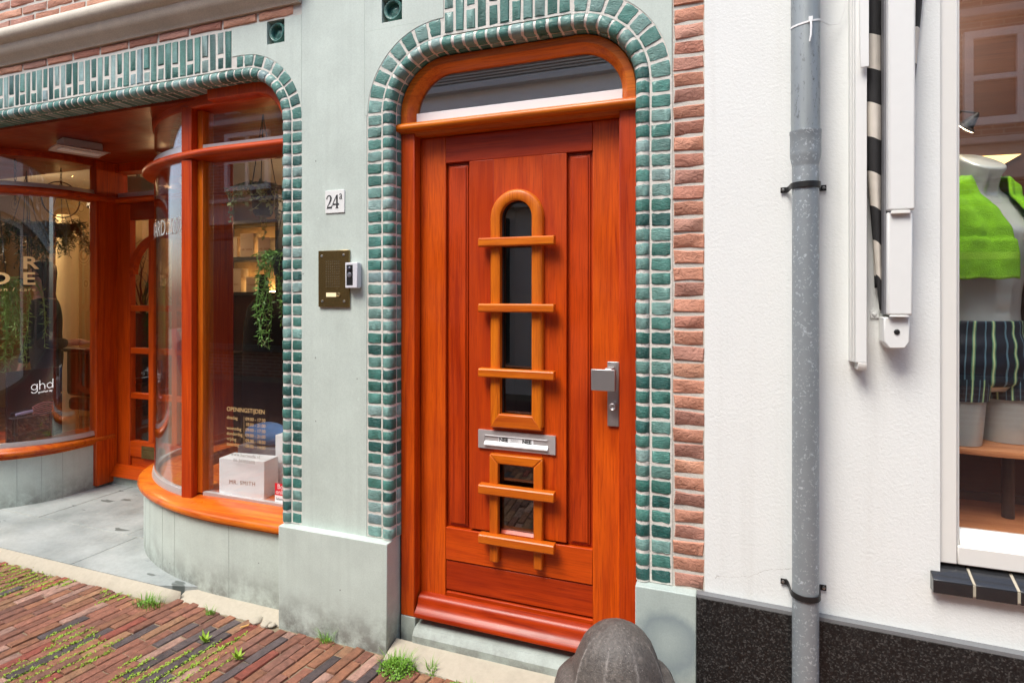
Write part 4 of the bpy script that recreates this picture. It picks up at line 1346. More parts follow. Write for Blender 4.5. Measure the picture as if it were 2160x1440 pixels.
# ================================================================== bollard
bx, by = -.345, -.36
def boll():
    bm = BM()
    prof = [(.526, .0005), (.524, .018), (.517, .040), (.504, .062), (.493, .081), (.478, .097), (.458, .112), (.43, .126), (.39, .1405), (.34, .1525), (.30, .160), (.24, .166), (.12, .172), (-.03, .176)]
    n = 192; rings = []
    for z, r in prof:
        ring = []
        for k in range(n):
            a = 2*PI*k/n+rad(6)
            s = (a % (PI/4))-PI/8
            poly = 1/math.cos(s)*.955
            f = min(1, max(0, (.50-z)/.16))
            rr_ = r*(1+(poly-1)*f)
            rr_ += .0022*noise.noise((math.cos(a)*5, math.sin(a)*5, z*22))+.0012*noise.noise((math.cos(a)*16, math.sin(a)*16, z*70))
            ring.append((bx+math.cos(a-rad(6))*rr_, by+math.sin(a-rad(6))*rr_, z))
        rings.append(ring)
    rings.reverse()
    fs = loft(bm, rings)
    L = bm.loops.layers.float_color.new('Col')
    for f in fs:
        for l in f.loops:
            a = math.atan2(l.vert.co.y-by, l.vert.co.x-bx)+rad(6)
            s = abs((a % (PI/4))-PI/8); q = max(0., (s-PI/8+.045)/.045)*min(1, max(0, (.50-l.vert.co.z)/.05))
            l[L] = (q, q, q, 1)
    return bm
def bollmat():
    m, nt, b = newmat('dark_worn_stone')
    co = coords(nt, (1, 1, 1), False)
    n = noi(nt, co, 9, 6, .65); n2 = noi(nt, co, 110, 4, .7); n3 = noi(nt, co, 230, 2, .5)
    col = mix(nt, n, (.065, .058, .052), (.145, .125, .11))
    col = mix(nt, ramp(nt, n2, [(.35, .6), (.55, 0.)]), col, (.045, .038, .034))
    col = mix(nt, ramp(nt, n3, [(.66, 0.), (.72, .6)]), col, (.42, .37, .32))
    # pale scratches worn along the arrises
    ge = nt.nodes.new('ShaderNodeNewGeometry')
    pt = nd(nt, 'VertexColor', {'layer_name': 'Col'}).outputs[0]
    pt2 = nd(nt, 'Math', {'operation': 'MULTIPLY'}, i0=pt, i1=ramp(nt, n2, [(.4, .2), (.6, 1.)])).outputs[0]
    col = mix(nt, nd(nt, 'Math', {'operation': 'MULTIPLY'}, i0=pt2, i1=.75).outputs[0], col, (.40, .36, .33))
    setp(b, Base_Color=col, Roughness=.6)
    col = mix(nt, ramp(nt, noi(nt, co, 22, 6, .7), [(.52, 0.), (.66, .45)]), col, (.26, .225, .195))
    setp(b, Base_Color=col, Roughness=ramp(nt, n, [(.3, .38), (.7, .62)]))
    bump(nt, b, n2, .45, .008)
    return m
bt = thing('stone_bollard', 'dark brown worn eight-sided stone bollard in front of the orange door', 'bollard', (bx, by, 0))
M['boll'] = bollmat()
obj('post', boll(), M['boll'], bt, smooth=18)
bm = BM()
rings = []
for z, r in ((-.03, .215), (.20, .212), (.29, .206), (.325, .196), (.345, .180), (.352, .150)):
    rings.append([(bx+math.cos(2*PI*k/64)*r*(1+.03*math.cos(8*2*PI*k/64)), by+math.sin(2*PI*k/64)*r*(1+.03*math.cos(8*2*PI*k/64)), z) for k in range(64)])
loft(bm, rings)
obj('base_collar', bm, M['boll'], bt, smooth=40)
# ================================================================== inside the salon
M['leafd'] = None
def leafmat(name, c1, c2, rough=.5):
    m, nt, b = newmat(name)
    co = coords(nt, (1, 1, 1), False)
    n = noi(nt, co, 40, 2)
    setp(b, Base_Color=mix(nt, n, c1, c2), Roughness=rough)
    return m
M['leaf_light'] = leafmat('light_green_leaves', (.16, .30, .05), (.30, .46, .12))
M['leaf_mid'] = leafmat('mid_green_leaves', (.08, .22, .03), (.20, .40, .08))
M['leaf_dark'] = leafmat('dark_green_leaves', (.015, .045, .012), (.05, .10, .03))
M['leaf_ivy'] = leafmat('pale_ivy_leaves', (.22, .28, .10), (.42, .46, .22))
M['pot'] = plain('charcoal_pot', (.018, .018, .02), .5)
M['cord'] = plain('black_cord', (.02, .02, .02), .7)

def leaf(bm, p, d, w, up):
    d = Vector(d); s = d.cross(Vector(up)); s = s.normalized()*w if s.length > 1e-6 else Vector((w, 0, 0))
    p = Vector(p); v = [bm.verts.new(q) for q in (p, p+d*.45+s, p+d, p+d*.45-s)]
    bm.faces.new(v)

def trail(bm, p, n, step, r, ll, lw, drop=1., out=(0, 0), wob=.3, leaves=2):
    """one hanging strand with leaves"""
    p = Vector(p); a = r.uniform(0, 2*PI)
    v = Vector((out[0], out[1], .25))
    pts = [p.copy()]
    for i in range(n):
        v = v*.72+Vector((r.uniform(-wob, wob), r.uniform(-wob, wob), -drop))*.28
        p = p+v.normalized()*step; pts.append(p.copy())
        for k in range(leaves):
            d = Vector((r.uniform(-1, 1), r.uniform(-1, 1), r.uniform(-1., .35))).normalized()*ll*r.uniform(.6, 1.2)
            leaf(bm, p, d, lw, (r.uniform(-1, 1), r.uniform(-1, 1), 1))
    tube(bm, pts, .0016, 3)

def pot(bm, cx, cy, z0, z1, r0, r1):
    lathe(bm, [(.0005, z0), (r0*.8, z0), (r0, z0+.02), (r1, z1), (r1-.008, z1), (r1-.012, z1-.03), (.0005, z1-.03)], cx, cy, 24)

def plant(name, label, loc, potdim, mat, spec, hang, seed, group=None):
    r = random.Random(seed)
    t = thing(name, label, 'plant', loc, group)
    x, y, z = loc
    r0, r1, h = potdim
    bm = BM(); pot(bm, x, y, z, z+h, r0, r1); obj('pot', bm, M['pot'], t, smooth=50)
    bm = BM()
    for (n, steps, step, ll, lw, wob, spread, drop, leaves) in spec:
        for i in range(n):
            a = r.uniform(0, 2*PI); rr_ = r.uniform(.3, 1.)*r1
            trail(bm, (x+math.cos(a)*rr_, y+math.sin(a)*rr_, z+h-.01), int(steps*r.uniform(.45, 1.)), step, r, ll, lw, drop, (math.cos(a)*spread, math.sin(a)*spread), wob, leaves)
    obj('foliage', bm, mat, t, smooth=0, normals=False)
    bm = BM()
    for k in range(3):
        a = 2*PI*k/3+.4
        tube(bm, [(x+math.cos(a)*r1*.98, y+math.sin(a)*r1*.98, z+h-.005), (x, y, hang)], .0028, 5)
    obj('hanger', bm, M['cord'], t)
    return t
# right window
plant('ivy_plant', 'pale ivy in a black hanging pot high in the right shop window', (-2.585, .44, 2.06), (.055, .075, .19), M['leaf_ivy'],
      [(20, 12, .028, .034, .010, .9, 1.6, .35, 2), (12, 14, .028, .034, .010, .6, 1.5, .7, 2)], 2.66, 21)
plant('trailing_plant', 'fresh green trailing plant in a black pot low beside the brick jamb', (-2.355, .40, 1.69), (.080, .10, .15), M['leaf_mid'],
      [(26, 26, .024, .034, .0042, .7, 1.2, 1.1, 3), (26, 9, .024, .036, .0045, 1., .8, .2, 3)], 2.30, 22)
# left window
plant('fern_basket', 'dark fern in a hanging basket at the right end of the left shop window', (-5.32, 1.02, 2.08), (.07, .10, .11), M['leaf_dark'],
      [(46, 13, .026, .055, .005, .8, 1.3, .9, 3), (30, 7, .026, .05, .005, 1., 1., .0, 3)], 2.56, 23)
plant('fern_basket', 'dark fern hanging beside the cream column in the left shop window', (-5.36, .78, 2.07), (.07, .09, .10), M['leaf_dark'],
      [(30, 16, .026, .055, .005, .7, 1.2, 1., 3), (18, 7, .026, .05, .005, 1., 1., .0, 3)], 2.56, 24)
plant('string_plant', 'long light green stringy plant at the left edge of the left shop window', (-5.12, .44, 1.66), (.06, .08, .08), M['leaf_light'],
      [(44, 26, .030, .05, .0035, .55, .8, 1.2, 2)], 2.56, 25)
plant('string_plant', 'thinner stringy green plant hanging below the gold lettering', (-5.14, .66, 1.66), (.04, .05, .06), M['leaf_light'],
      [(13, 26, .030, .05, .0035, .6, .8, 1.2, 2)], 2.56, 26)
# ring hanger with chain over the fern
bm = BM()
tube(bm, [(-5.32+.0, 1.02+.15*math.cos(a), 2.40+.15*math.sin(a)) for a in [2*PI*k/40 for k in range(41)]], .005, 6)
for k in range(9):
    z = 2.57+k*.03
    c = [(-5.32+(.007*math.cos(a) if k % 2 else 0), 1.02+(0 if k % 2 else .007*math.cos(a)), z+.018*math.sin(a)) for a in [2*PI*i/12 for i in range(13)]]
    tube(bm, c, .0022, 5)
o = obj('ring_hanger', bm, M['cord'], None, loc=(-5.32, 1.02, 2.40)); tag(o, 'black metal ring on a chain hanging above the right-hand fern', 'hanger')
bm = BM()
for k in range(14):
    z = 2.30+k*.03
    tube(bm, [(-5.10+(.007*math.cos(a) if k % 2 else 0), .56+(0 if k % 2 else .007*math.cos(a)), z+.018*math.sin(a)) for a in [2*PI*i/12 for i in range(13)]], .0022, 5)
tube(bm, [(-5.10, .56+.02*math.cos(a), 2.735+.025*math.sin(a)) for a in [PI*1.5-2*PI*.7*i/14 for i in range(15)]], .0025, 5)
o = obj('hanging_chain', bm, M['cord'], None, loc=(-5.1, .56, 2.5)); tag(o, 'thin black chain with an open hook in the upper left shop window', 'chain')

# cream column, person, barber chair
bm = BM(); lathe(bm, [(.10, .1), (.10, 2.44), (.09, 2.45), (.0005, 2.45)], -6.72, 1.95, 32)
o = obj('cream_column', bm, plain('cream_column_paint', (.84, .72, .45), .6, var=.05), None, loc=(-6.72, 1.95, .1)); tag(o, 'plain cream column behind the hanging ferns', 'column')

M['skin'] = plain('skin', (.46, .25, .17), .5, var=.05)
M['clothd'] = plain('black_jersey', (.012, .012, .013), .85, bmp=.2, bs=60)
M['hair'] = plain('dark_brown_hair', (.018, .011, .008), .5, var=.4, vs=80)
def skinned(name, joints, edges, mats, parent, sub=2, matfn=None, root=0):
    me = bpy.data.meshes.new(name); me.from_pydata([j[0] for j in joints], edges, [])
    o = bpy.data.objects.new(name, me); COL.objects.link(o)
    off = origin(parent)
    for v in me.vertices: v.co -= off
    o.parent = parent
    md = o.modifiers.new('skin', 'SKIN'); md.use_smooth_shade = True
    for i, j in enumerate(joints):
        sv = me.skin_vertices[0].data[i]
        rr_ = j[1]; sv.radius = rr_ if isinstance(rr_, tuple) else (rr_, rr_); sv.use_root = (i == root)
    s = o.modifiers.new('sub', 'SUBSURF'); s.levels = sub; s.render_levels = sub
    me.materials.append(mats)
    return o
def person():
    px_, py__, fz = -5.50, 1.02, .10
    t = thing('person', 'person in black standing inside the left shop window with one forearm reaching out', 'person', (px_, py__, fz))
    d = Vector((-.35, -.94, 0)).normalized()      # facing the street, a little away
    s = Vector((-d.y, d.x, 0))                    # person's left
    def P(a, b, z): return tuple(Vector((px_, py__, fz+z))+s*a+d*b)
    J, E = [], []
    def add(p, r_, prev=None):
        J.append((p, r_)); i = len(J)-1
        if prev is not None: E.append((prev, i))
        return i
    pel = add(P(0, 0, .98), (.155, .11))
    w = add(P(0, .01, 1.14), (.135, .095), pel); c = add(P(0, .02, 1.33), (.165, .11), w)
    nk = add(P(0, .02, 1.46), (.075, .065), c); n2 = add(P(0, .03, 1.53), .052, nk)
    h1 = add(P(0, .045, 1.59), (.066, .078), n2); h2 = add(P(0, .05, 1.66), (.074, .092), h1); add(P(0, .045, 1.735), (.055, .07), h2)
    add(P(0, .150, 1.625), .012, h1)          # nose
    for sg in (-1, 1): add(P(sg*.082, .04, 1.635), .014, h1)     # ears
    # legs
    for sg in (-1, 1):
        hp = add(P(sg*.09, 0, .90), .088, pel); kn = add(P(sg*.10, .02, .50), .055, hp); an = add(P(sg*.105, -.01, .085), .04, kn)
        add(P(sg*.115, .15, .035), .034, an)
    # far arm hangs, near arm bends at the elbow and the forearm reaches towards the porch door
    for sg, el, wr, hd in ((-1, P(-.27, .05, 1.10), P(-.30, .12, .86), P(-.30, .14, .78)), ):
        sh = add(P(sg*.185, .01, 1.40), .06, c); e_ = add(el, .043, sh); w_ = add(wr, .030, e_); add(hd, .030, w_)
    sh = add(P(.185, .02, 1.40), .06, c)
    e_ = add(P(.27, .10, 1.09), .043, sh)
    w0 = Vector(P(.27, .10, 1.09)); fdir = Vector((.10, .99, -.02)).normalized()
    wr = w0+fdir*.255; w_ = add(tuple(wr), .029, e_)
    pm = add(tuple(wr+fdir*.07), (.040, .018), w_)
    side = Vector((fdir.y, -fdir.x, 0))
    for k, (o_, ln) in enumerate(((-.030, .066), (-.010, .080), (.010, .084), (.030, .074))):
        b0 = wr+fdir*.095+side*o_; a1 = add(tuple(b0), .0095, pm)
        a2 = add(tuple(b0+fdir*ln*.55+Vector((0, 0, -.004))), .0085, a1); add(tuple(b0+fdir*ln+Vector((0, 0, -.022))), .0075, a2)
    b0 = wr+fdir*.035+side*.040; a1 = add(tuple(b0), .011, pm); add(tuple(b0+fdir*.035+side*.022+Vector((0, 0, -.008))), .009, a1)
    body = skinned('body', J, E, M['skin'], t)
    # clothing: sweater and trousers follow the body with slightly larger radii
    K, F = [], []
    def ad2(p, r_, prev=None):
        K.append((p, r_)); i = len(K)-1
        if prev is not None: F.append((prev, i))
        return i
    pel = ad2(P(0, 0, .96), (.172, .127)); w = ad2(P(0, .01, 1.14), (.152, .112), pel); c = ad2(P(0, .02, 1.33), (.182, .127), w); ad2(P(0, .02, 1.455), (.085, .076), c)
    for sg in (-1, 1):
        hp = ad2(P(sg*.09, 0, .90), .101, pel); kn = ad2(P(sg*.10, .02, .50), .068, hp); ad2(P(sg*.105, -.01, .12), .058, kn)
    sh = ad2(P(-.185, .01, 1.40), .074, c); e2 = ad2(P(-.27, .05, 1.10), .058, sh); ad2(P(-.30, .12, .88), .043, e2)
    sh = ad2(P(.185, .02, 1.40), .074, c); e2 = ad2(P(.27, .10, 1.09), .060, sh); ad2(tuple(wr-fdir*.045), .042, e2)
    skinned('clothing', K, F, M['clothd'], t)
    bm = BM()
    rings = []
    for z, a, bk, fr in ((1.785, .02, .02, .02), (1.775, .062, .075, .06), (1.74, .088, .105, .08), (1.68, .097, .112, .05), (1.60, .098, .105, .015), (1.50, .095, .10, -.01), (1.42, .088, .115, -.02), (1.36, .07, .12, -.04)):
        rings.append([P(math.cos(2*PI*k/24)*a, .04+(math.sin(2*PI*k/24)*(fr if math.sin(2*PI*k/24) > 0 else bk)), z) for k in range(24)])
    rings.reverse(); loft(bm, rings); obj('hair', bm, M['hair'], t, smooth=80)
    bm = BM()
    for sg in (-1, 1):
        lathe(bm, [(.0105, 0), (.009, .006), (.0003, .009)], 0, 0, 10)
        bmesh.ops.delete(bm, geom=[], context='VERTS') if False else None
    bm.free()
person()

bc = thing('salon_chair', 'black barber chair with rounded back in the left shop window', 'chair', (-5.52, 1.62, .1))
bm = BM(); lathe(bm, [(.0005, .1), (.26, .1), (.27, .115), (.24, .13), (.06, .15), (.05, .52), (.0005, .52)], -5.52, 1.62, 32); obj('base', bm, M['alu_sat'], bc, smooth=40)
bm = BM(); box(bm, -5.79, -5.25, 1.36, 1.88, .52, .64); obj('seat', bm, M['black'], bc, bevel=.04, seg=4)
bm = BM(); box(bm, -5.77, -5.27, 1.33, 1.44, .66, 1.10); obj('backrest', bm, M['black'], bc, bevel=.045, seg=4)
for s in (-1, 1):
    bm = BM(); box(bm, -5.52+s*.29-.035, -5.52+s*.29+.035, 1.40, 1.85, .76, .81); box(bm, -5.52+s*.29-.02, -5.52+s*.29+.02, 1.6, 1.66, .6, .76); obj('armrest', bm, M['black'], bc, bevel=.012)
# counter table in the window, under the hand
tb2 = thing('window_table', 'dark round-cornered salon table under the reaching hand', 'table', (-5.35, 1.45, .1))
bm = BM(); box(bm, -5.72, -5.02, 1.15, 1.30, 1.09, 1.125); obj('table_top', bm, plain('dark_brown_laminate', (.05, .025, .018), .35), tb2, bevel=.01)
for x in (-5.68, -5.06):
    bm = BM(); box(bm, x-.02, x+.02, 1.2, 1.24, .1, 1.0895); obj('leg', bm, M['black'], tb2)

# display stands with brushes, behind the left pane
st = thing('acrylic_stand', 'black display stand with dotted white lettering in the left shop window', 'display stand', (-5.02, .5, .47))
bm = BM(); box(bm, -5.035, -5.015, .46, .84, .472, 1.02); obj('panel', bm, plain('smoked_acrylic', (.012, .012, .013), .12, coat=.5), st, bevel=.002)
M['litvinyl'] = emit('lit_white_dots', (.95, .97, .96), .45)
bm = BM()
def dots(fn, n, ox, oz, sc):
    for i in range(n):
        u = fn(i/(n-1)); 
        yy, zz = ox+u[0]*sc, oz+u[1]*sc
        lathe(bm, [(.0037, -5.0149), (.0032, -5.0135), (.0003, -5.013)], yy, zz, 8, 0, 'x')
sc = .064; gy, gz = .640, .862
circ = lambda a0, a1: (lambda t: (.30*math.cos(rad(a0+(a1-a0)*t)), .34+.32*math.sin(rad(a0+(a1-a0)*t))))
line = lambda x, z0, z1: (lambda t: (x, z0+(z1-z0)*t))
dots(circ(0, 340), 13, gy, gz, sc); dots(line(.33, .62, -.1), 5, gy, gz, sc)
dots(lambda t: (.33*math.cos(rad(-10-140*t)), -.10+.26*math.sin(rad(-10-140*t))), 6, gy, gz, sc)
dots(line(.60, 1.02, .02), 8, gy, gz, sc); dots(lambda t: (.88+.28*math.cos(rad(150-150*t)), .34+.30*math.sin(rad(150-150*t))), 6, gy, gz, sc); dots(line(1.16, .30, .02), 3, gy, gz, sc)
dots(lambda t: circ(20, 350)(t) if False else (1.72+.30*math.cos(rad(20+330*t)), .34+.32*math.sin(rad(20+330*t))), 13, gy, gz, sc); dots(line(2.06, 1.02, .02), 8, gy, gz, sc)
yzM = lambda x, y, z: Matrix.Translation((x, y, z)) @ Matrix(((0,0,1,0),(1,0,0,0),(0,1,0,0),(0,0,0,1)))
text(bm, 'good hair day', .0205, yzM(-5.0145, .668, .834), 0, .0003, spacing=.9)
obj('dotted_lettering', bm, M['litvinyl'], st, smooth=0)
def brush(name, label, base, dirv, cols):
    t = thing(name, label, 'brush', base)
    b = Vector(base); d = Vector(dirv).normalized(); u = Vector((1, 0, 0)); w = d.cross(u).normalized()
    bm = BM()
    tube(bm, [b, b+d*.05, b+d*.11], [.010, .013, .011], 10); obj('handle', bm, cols[0], t)
    bm = BM()
    for k in range(7):
        o_ = (k-3)*.010
        pts = [b+d*(.11+.15*i/10)+w*(o_*math.sin(PI*(.18+.64*i/10))*1.6)+u*.012*math.sin(PI*i/10) for i in range(11)]
        tube(bm, pts, .0026, 5)
    obj('vent_bars', bm, cols[1], t)
    bm = BM()
    r = random.Random(2)
    for k in range(70):
        i = r.uniform(0, 1); o_ = r.uniform(-.03, .03)*math.sin(PI*(.18+.64*i))*1.6
        p = b+d*(.11+.15*i)+w*o_+u*.012; tube(bm, [p, p+u*.022], .0009, 3)
    obj('bristles', bm, M['black'], t)
pinkm = plain('pink_plastic', (.75, .28, .30), .4); lil = plain('lilac_plastic', (.55, .50, .75), .35)
brush('hair_brush', 'pink and lilac vent brush lying under the dotted lettering', (-4.985, .50, .70), (0, .97, .08), (lil, pinkm))
brush('hair_brush', 'lilac vent brush standing upright behind the curved pane', (-3.14, .41, .50), (.02, 0, 1), (lil, lil))
tb3 = thing('brush_stand', 'clear shelf stand holding the pink vent brush', 'display stand', (-5.0, .62, .47))
bm = BM(); box(bm, -5.010, -4.955, .47, .80, .672, .682); obj('shelf', bm, plain('grey_acrylic', (.10, .10, .11), .15), tb3)
bm = BM(); box(bm, -5.008, -4.998, .5, .52, .4715, .6715); box(bm, -5.008, -4.998, .75, .77, .4715, .6715); obj('leg', bm, M['black'], tb3)

# boxes and shelving
M['box_white'] = plain('white_card', (.83, .87, .88), .55, var=.02)
M['box_cream'] = plain('cream_card', (.66, .54, .38), .6, var=.03)
M['copper'] = plain('copper_print', (.33, .17, .09), .4, .3)
t = thing('product_box', 'white product box with brown lettering standing nearest the right pane', 'box', (-2.53, .27, .471))
bm = BM(); box(bm, -2.665, -2.375, .205, .325, .4715, .690); bmesh.ops.rotate(bm, cent=(-2.53, .27, .5), matrix=Matrix.Rotation(rad(6), 3, 'Z'), verts=bm.verts)
obj('carton', bm, M['box_white'], t, bevel=.002)
bm = BM(); text(bm, 'MR. SMITH', .032, Matrix.Translation((-2.53, .27, 0)) @ Matrix.Rotation(rad(6), 4, 'Z') @ Matrix.Translation((2.53, -.27, 0)) @ xz(-2.600, .2044, .553), 0, .0003, spacing=1.15)
obj('lettering', bm, M['copper'], t, smooth=0)
t = thing('product_box', 'taller white box half hidden by the brick jamb', 'box', (-2.25, .42, .471))
bm = BM(); box(bm, -2.42, -2.12, .36, .50, .4715, .800); obj('carton', bm, M['box_white'], t, bevel=.002)
bm = BM(); text(bm, 'MR. SMITH', .030, xz(-2.36, .3594, .60), 0, .0003); obj('lettering', bm, M['copper'], t, smooth=0)
bm = BM()
rings = []
for i in range(13):
    k = i/12; rings.append([(-2.73+.28*k, .50+.075*math.cos(2*PI*j/18)*(.5+.5*math.sin(PI*min(1, .15+k))), .76+.070*math.sin(2*PI*j/18)*(.6+.4*math.sin(PI*k))) for j in range(18)])
loft(bm, rings); o = obj('rolled_towel', bm, plain('blue_cotton', (.07, .17, .36), .9, var=.2), None, smooth=70, loc=(-2.6, .50, .69))
tag(o, 'blue rolled towel behind the white product box', 'towel')
t = thing('cardboard_box', 'grey carton under the blue rolled towel', 'box', (-2.62, .52, .471))
bm = BM(); box(bm, -2.78, -2.46, .44, .62, .4715, .690); obj('carton', bm, plain('grey_card', (.20, .19, .20), .7), t, bevel=.003)

sh = thing('shelf_unit', 'dark shelving with lit boxes deep inside the salon', 'shelf', (-4.7, 2.6, .1))
for z in (1.62, 1.985, 2.36):
    bm = BM(); box(bm, -5.15, -4.30, 2.42, 2.70, z-.035, z); obj('shelf_board', bm, M['pot'], sh)
bm = BM(); box(bm, -5.19, -5.15, 2.4, 2.72, .1, 2.6); box(bm, -4.30, -4.26, 2.4, 2.72, .1, 2.6); obj('side_panel', bm, M['pot'], sh)
bm = BM(); box(bm, -5.15, -4.30, 2.70, 2.72, .1, 2.6); obj('back_panel', bm, M['beige'], sh)
bm = BM()
for z in (1.9855, 1.6205): box(bm, -5.12, -4.33, 2.64, 2.67, z, z+.014)
obj('light_strip', bm, emit('lit_shelf_strip', (1., .66, .28), 14.), sh, smooth=0)
n = 0
for z, x, w, h, lab in ((1.6205, -4.93, .20, .25, 'cream box on the lower lit shelf, left one'), (1.6205, -4.70, .12, .16, 'small cream box on the lower lit shelf, right one'), (1.9855, -4.98, .20, .22, 'cream box on the upper lit shelf, leftmost'), (1.9855, -4.75, .18, .25, 'cream box on the upper lit shelf, middle'), (1.9855, -4.52, .16, .20, 'cream box on the upper lit shelf, rightmost')):
    t = thing('shelf_box', lab, 'box', (x, 2.55, z), 'cream boxes on the lit shelves')
    bm = BM(); box(bm, x-w/2, x+w/2, 2.48, 2.585, z, z+h); obj('carton', bm, M['box_cream'], t, bevel=.002)
    bm = BM(); text(bm, 'MR. SMITH', .03 if w > .15 else .018, xz(x-w/2+.02, 2.4794, z+.07), 0, .0003); obj('lettering', bm, M['copper'], t, smooth=0)
bm = BM()
# dark salon cape on a stand
rings = []
for z, a, b_ in ((.12, .22, .16), (.6, .22, .15), (1.0, .21, .14), (1.3, .20, .13), (1.48, .16, .11), (1.58, .06, .06), (1.62, .05, .05), (1.78, .03, .03)):
    rings.append([(-4.02+a*math.cos(2*PI*k/28)*(1+.05*math.sin(5*2*PI*k/28)), 1.95+b_*math.sin(2*PI*k/28), z) for k in range(28)])
loft(bm, rings); o = obj('salon_cape', bm, M['clothd'], None, smooth=70, loc=(-4.02, 1.95, .12)); tag(o, 'dark salon cape hanging on a stand inside the right shop window', 'cape')
# branches in a vase behind the porch door
t = thing('branch_vase', 'bare branches in a dark vase behind the porch door glass', 'vase', (-5.80, 2.12, .1))
bm = BM(); lathe(bm, [(.0005, .1), (.12, .1), (.14, .5), (.10, 1.2), (.08, 1.35), (.095, 1.40), (.085, 1.40), (.0005, 1.36)], -5.80, 2.12, 24); obj('vase', bm, M['pot'], t, smooth=50)
bm = BM(); r = random.Random(4)
for k in range(9):
    p = Vector((-5.80, 2.12, 1.38)); v = Vector((r.uniform(-.5, .5), r.uniform(-.3, .3), 1)).normalized(); pts = [p.copy()]
    for i in range(9):
        v = (v+Vector((r.uniform(-.3, .3), r.uniform(-.2, .2), r.uniform(-.1, .2)))).normalized(); p = p+v*.08; pts.append(p.copy())
        if i > 2 and r.random() < .5: tube(bm, [p, p+Vector((r.uniform(-.12, .12), r.uniform(-.05, .05), .08))], .003, 4)
    tube(bm, pts, [.009-.0007*i for i in range(10)], 6)
obj('branches', bm, plain('dark_bark', (.03, .02, .015), .8), t)
# dome pendant seen through the porch fanlight
t = thing('dome_pendant', 'grey dome pendant lamp behind the fanlight over the porch door', 'lamp', (-5.58, 1.9, 2.50))
bm = BM(); lathe(bm, [(.42, 2.44), (.41, 2.52), (.36, 2.62), (.26, 2.71), (.12, 2.76), (.02, 2.77), (.02, 2.90), (.0005, 2.90)], -5.58, 1.9, 40); obj('shade', bm, plain('grey_lamp_paint', (.22, .22, .21), .5), t, smooth=50)
bm = BM(); lathe(bm, [(.0005, 2.47), (.035, 2.49), (.045, 2.53), (.035, 2.57), (.0005, 2.58)], -5.58, 1.9, 16); obj('lit_bulb', bm, emit('lit_bulb', (1., .62, .25), 18.), t, smooth=60)

t = thing('dark_counter_block', 'dark counter-shaped block added to darken the lower panes of the porch door', 'counter', (-4.95, 1.9, .1))  # dark block added so that the lower door panes look dark
bm = BM(); box(bm, -5.35, -4.35, 1.75, 2.05, .1, 1.02); obj('block_body', bm, plain('dark_block_brown', (.022, .015, .012), .5), t, bevel=.004)
bm = BM(); box(bm, -5.38, -4.32, 1.72, 2.08, 1.0205, 1.055); obj('block_top', bm, M['black'], t, bevel=.004)

# heater on the porch ceiling
t = thing('patio_heater', 'white slanted heater box screwed to the dark wooden porch ceiling', 'heater', (-4.28, .50, 2.667))
Rh = Matrix.Translation((-4.28, .50, 0)) @ Matrix.Rotation(rad(72), 4, 'Z')
bm = BM(); prism(bm, [(-.07, 2.667), (.07, 2.667), (.085, 2.615), (-.085, 2.615)], 'x', -.115, .115); bm.transform(Rh); obj('housing', bm, M['white'], t, bevel=.004)
bm = BM(); prism(bm, [(-.085, 2.6145), (-.125, 2.600), (-.123, 2.597), (-.082, 2.604), (.082, 2.604), (.123, 2.597), (.125, 2.600), (.085, 2.6145)], 'x', -.150, .150); bm.transform(Rh); obj('reflector', bm, plain('heater_reflector', (.55, .45, .40), .4), t, bevel=.001)
bm = BM(); box(bm, -.12, .12, -.045, .045, 2.594, 2.6035); bm.transform(Rh); obj('grille', bm, M['whitestrip'], t, bevel=.002)
M['litsmall'] = emit('glint_glow', (1., .60, .20), 30.)  # glow of a dot added for a reflection on the porch ceiling
t = thing('ceiling_glint', 'tiny glowing dot for a lamp reflection on the porch ceiling above the shop door', 'lamp', (-3.95, .93, 2.667))
bm = BM(); lathe(bm, [(.028, 2.667), (.028, 2.655), (.022, 2.652), (.018, 2.660), (.0005, 2.660)], -3.95, .93, 20); obj('ring', bm, M['brass'], t, smooth=40)
bm = BM(); lathe(bm, [(.014, 2.6595), (.010, 2.650), (.0005, 2.648)], -3.95, .93, 14); obj('lit_bulb', bm, M['litsmall'], t, smooth=60)

# lettering on the panes (belongs to the shop windows)
bm = BM()
def lw_x(y):   # inside face of left pane at depth y
    cy, b, a, cx = .88, .75, 1.05, -2.62
    c = max(-1, min(1, (cy-y)/b)); return XM-(cx-a*math.sqrt(max(0, 1-c*c)))
def curved_yz(bm_, s, size, y, z, mi=0, spacing=1., bold=0.):
    n0 = len(bm_.verts)
    text(bm_, s, size, Matrix(((1,0,0,0),(0,1,0,0),(0,0,1,0),(0,0,0,1))), mi, .0002, spacing=spacing, bold=bold)
    bm_.verts.ensure_lookup_table()
    for v in bm_.verts[n0:]:
        u, w, d = v.co; yy = y+u; v.co = (lw_x(yy)+.0012+d, yy, z+w)
yR = .515
bm.free()
for ch, dy, z in (('R', .012, 1.790), ('I', .20, 1.790), ('A', .36, 1.790), ('H', .50, 1.790), ('E', .012, 1.672), ('D', .155, 1.672), ('A', .31, 1.672), ('M', .46, 1.672)):
    bm = BM(); curved_yz(bm, ch, .128, yR-dy, z, bold=.003); obj('gold_letter', bm, M['gold'], bayL, smooth=0)
bm = BM(); curved_yz(bm, 'salon / care', .036, yR-.165, 1.622, spacing=1.25); obj('gold_tagline', bm, M['gold'], bayL, smooth=0)
bm = BM()
yg = .185
text(bm, 'OPENINGSTIJDEN', .0335, xz(-2.597, yg, .957), 0, .0002, spacing=1.0)
rows = [('dinsdag', '09:00 - 17:30'), ('', '18:00 - 21:00'), ('woensdag', '09:00 - 17:30'), ('donderdag', '09:00 - 21:00'), ('vrijdag', '09:00 - 18:00'), ('zaterdag', '08:00 - 14:00')]
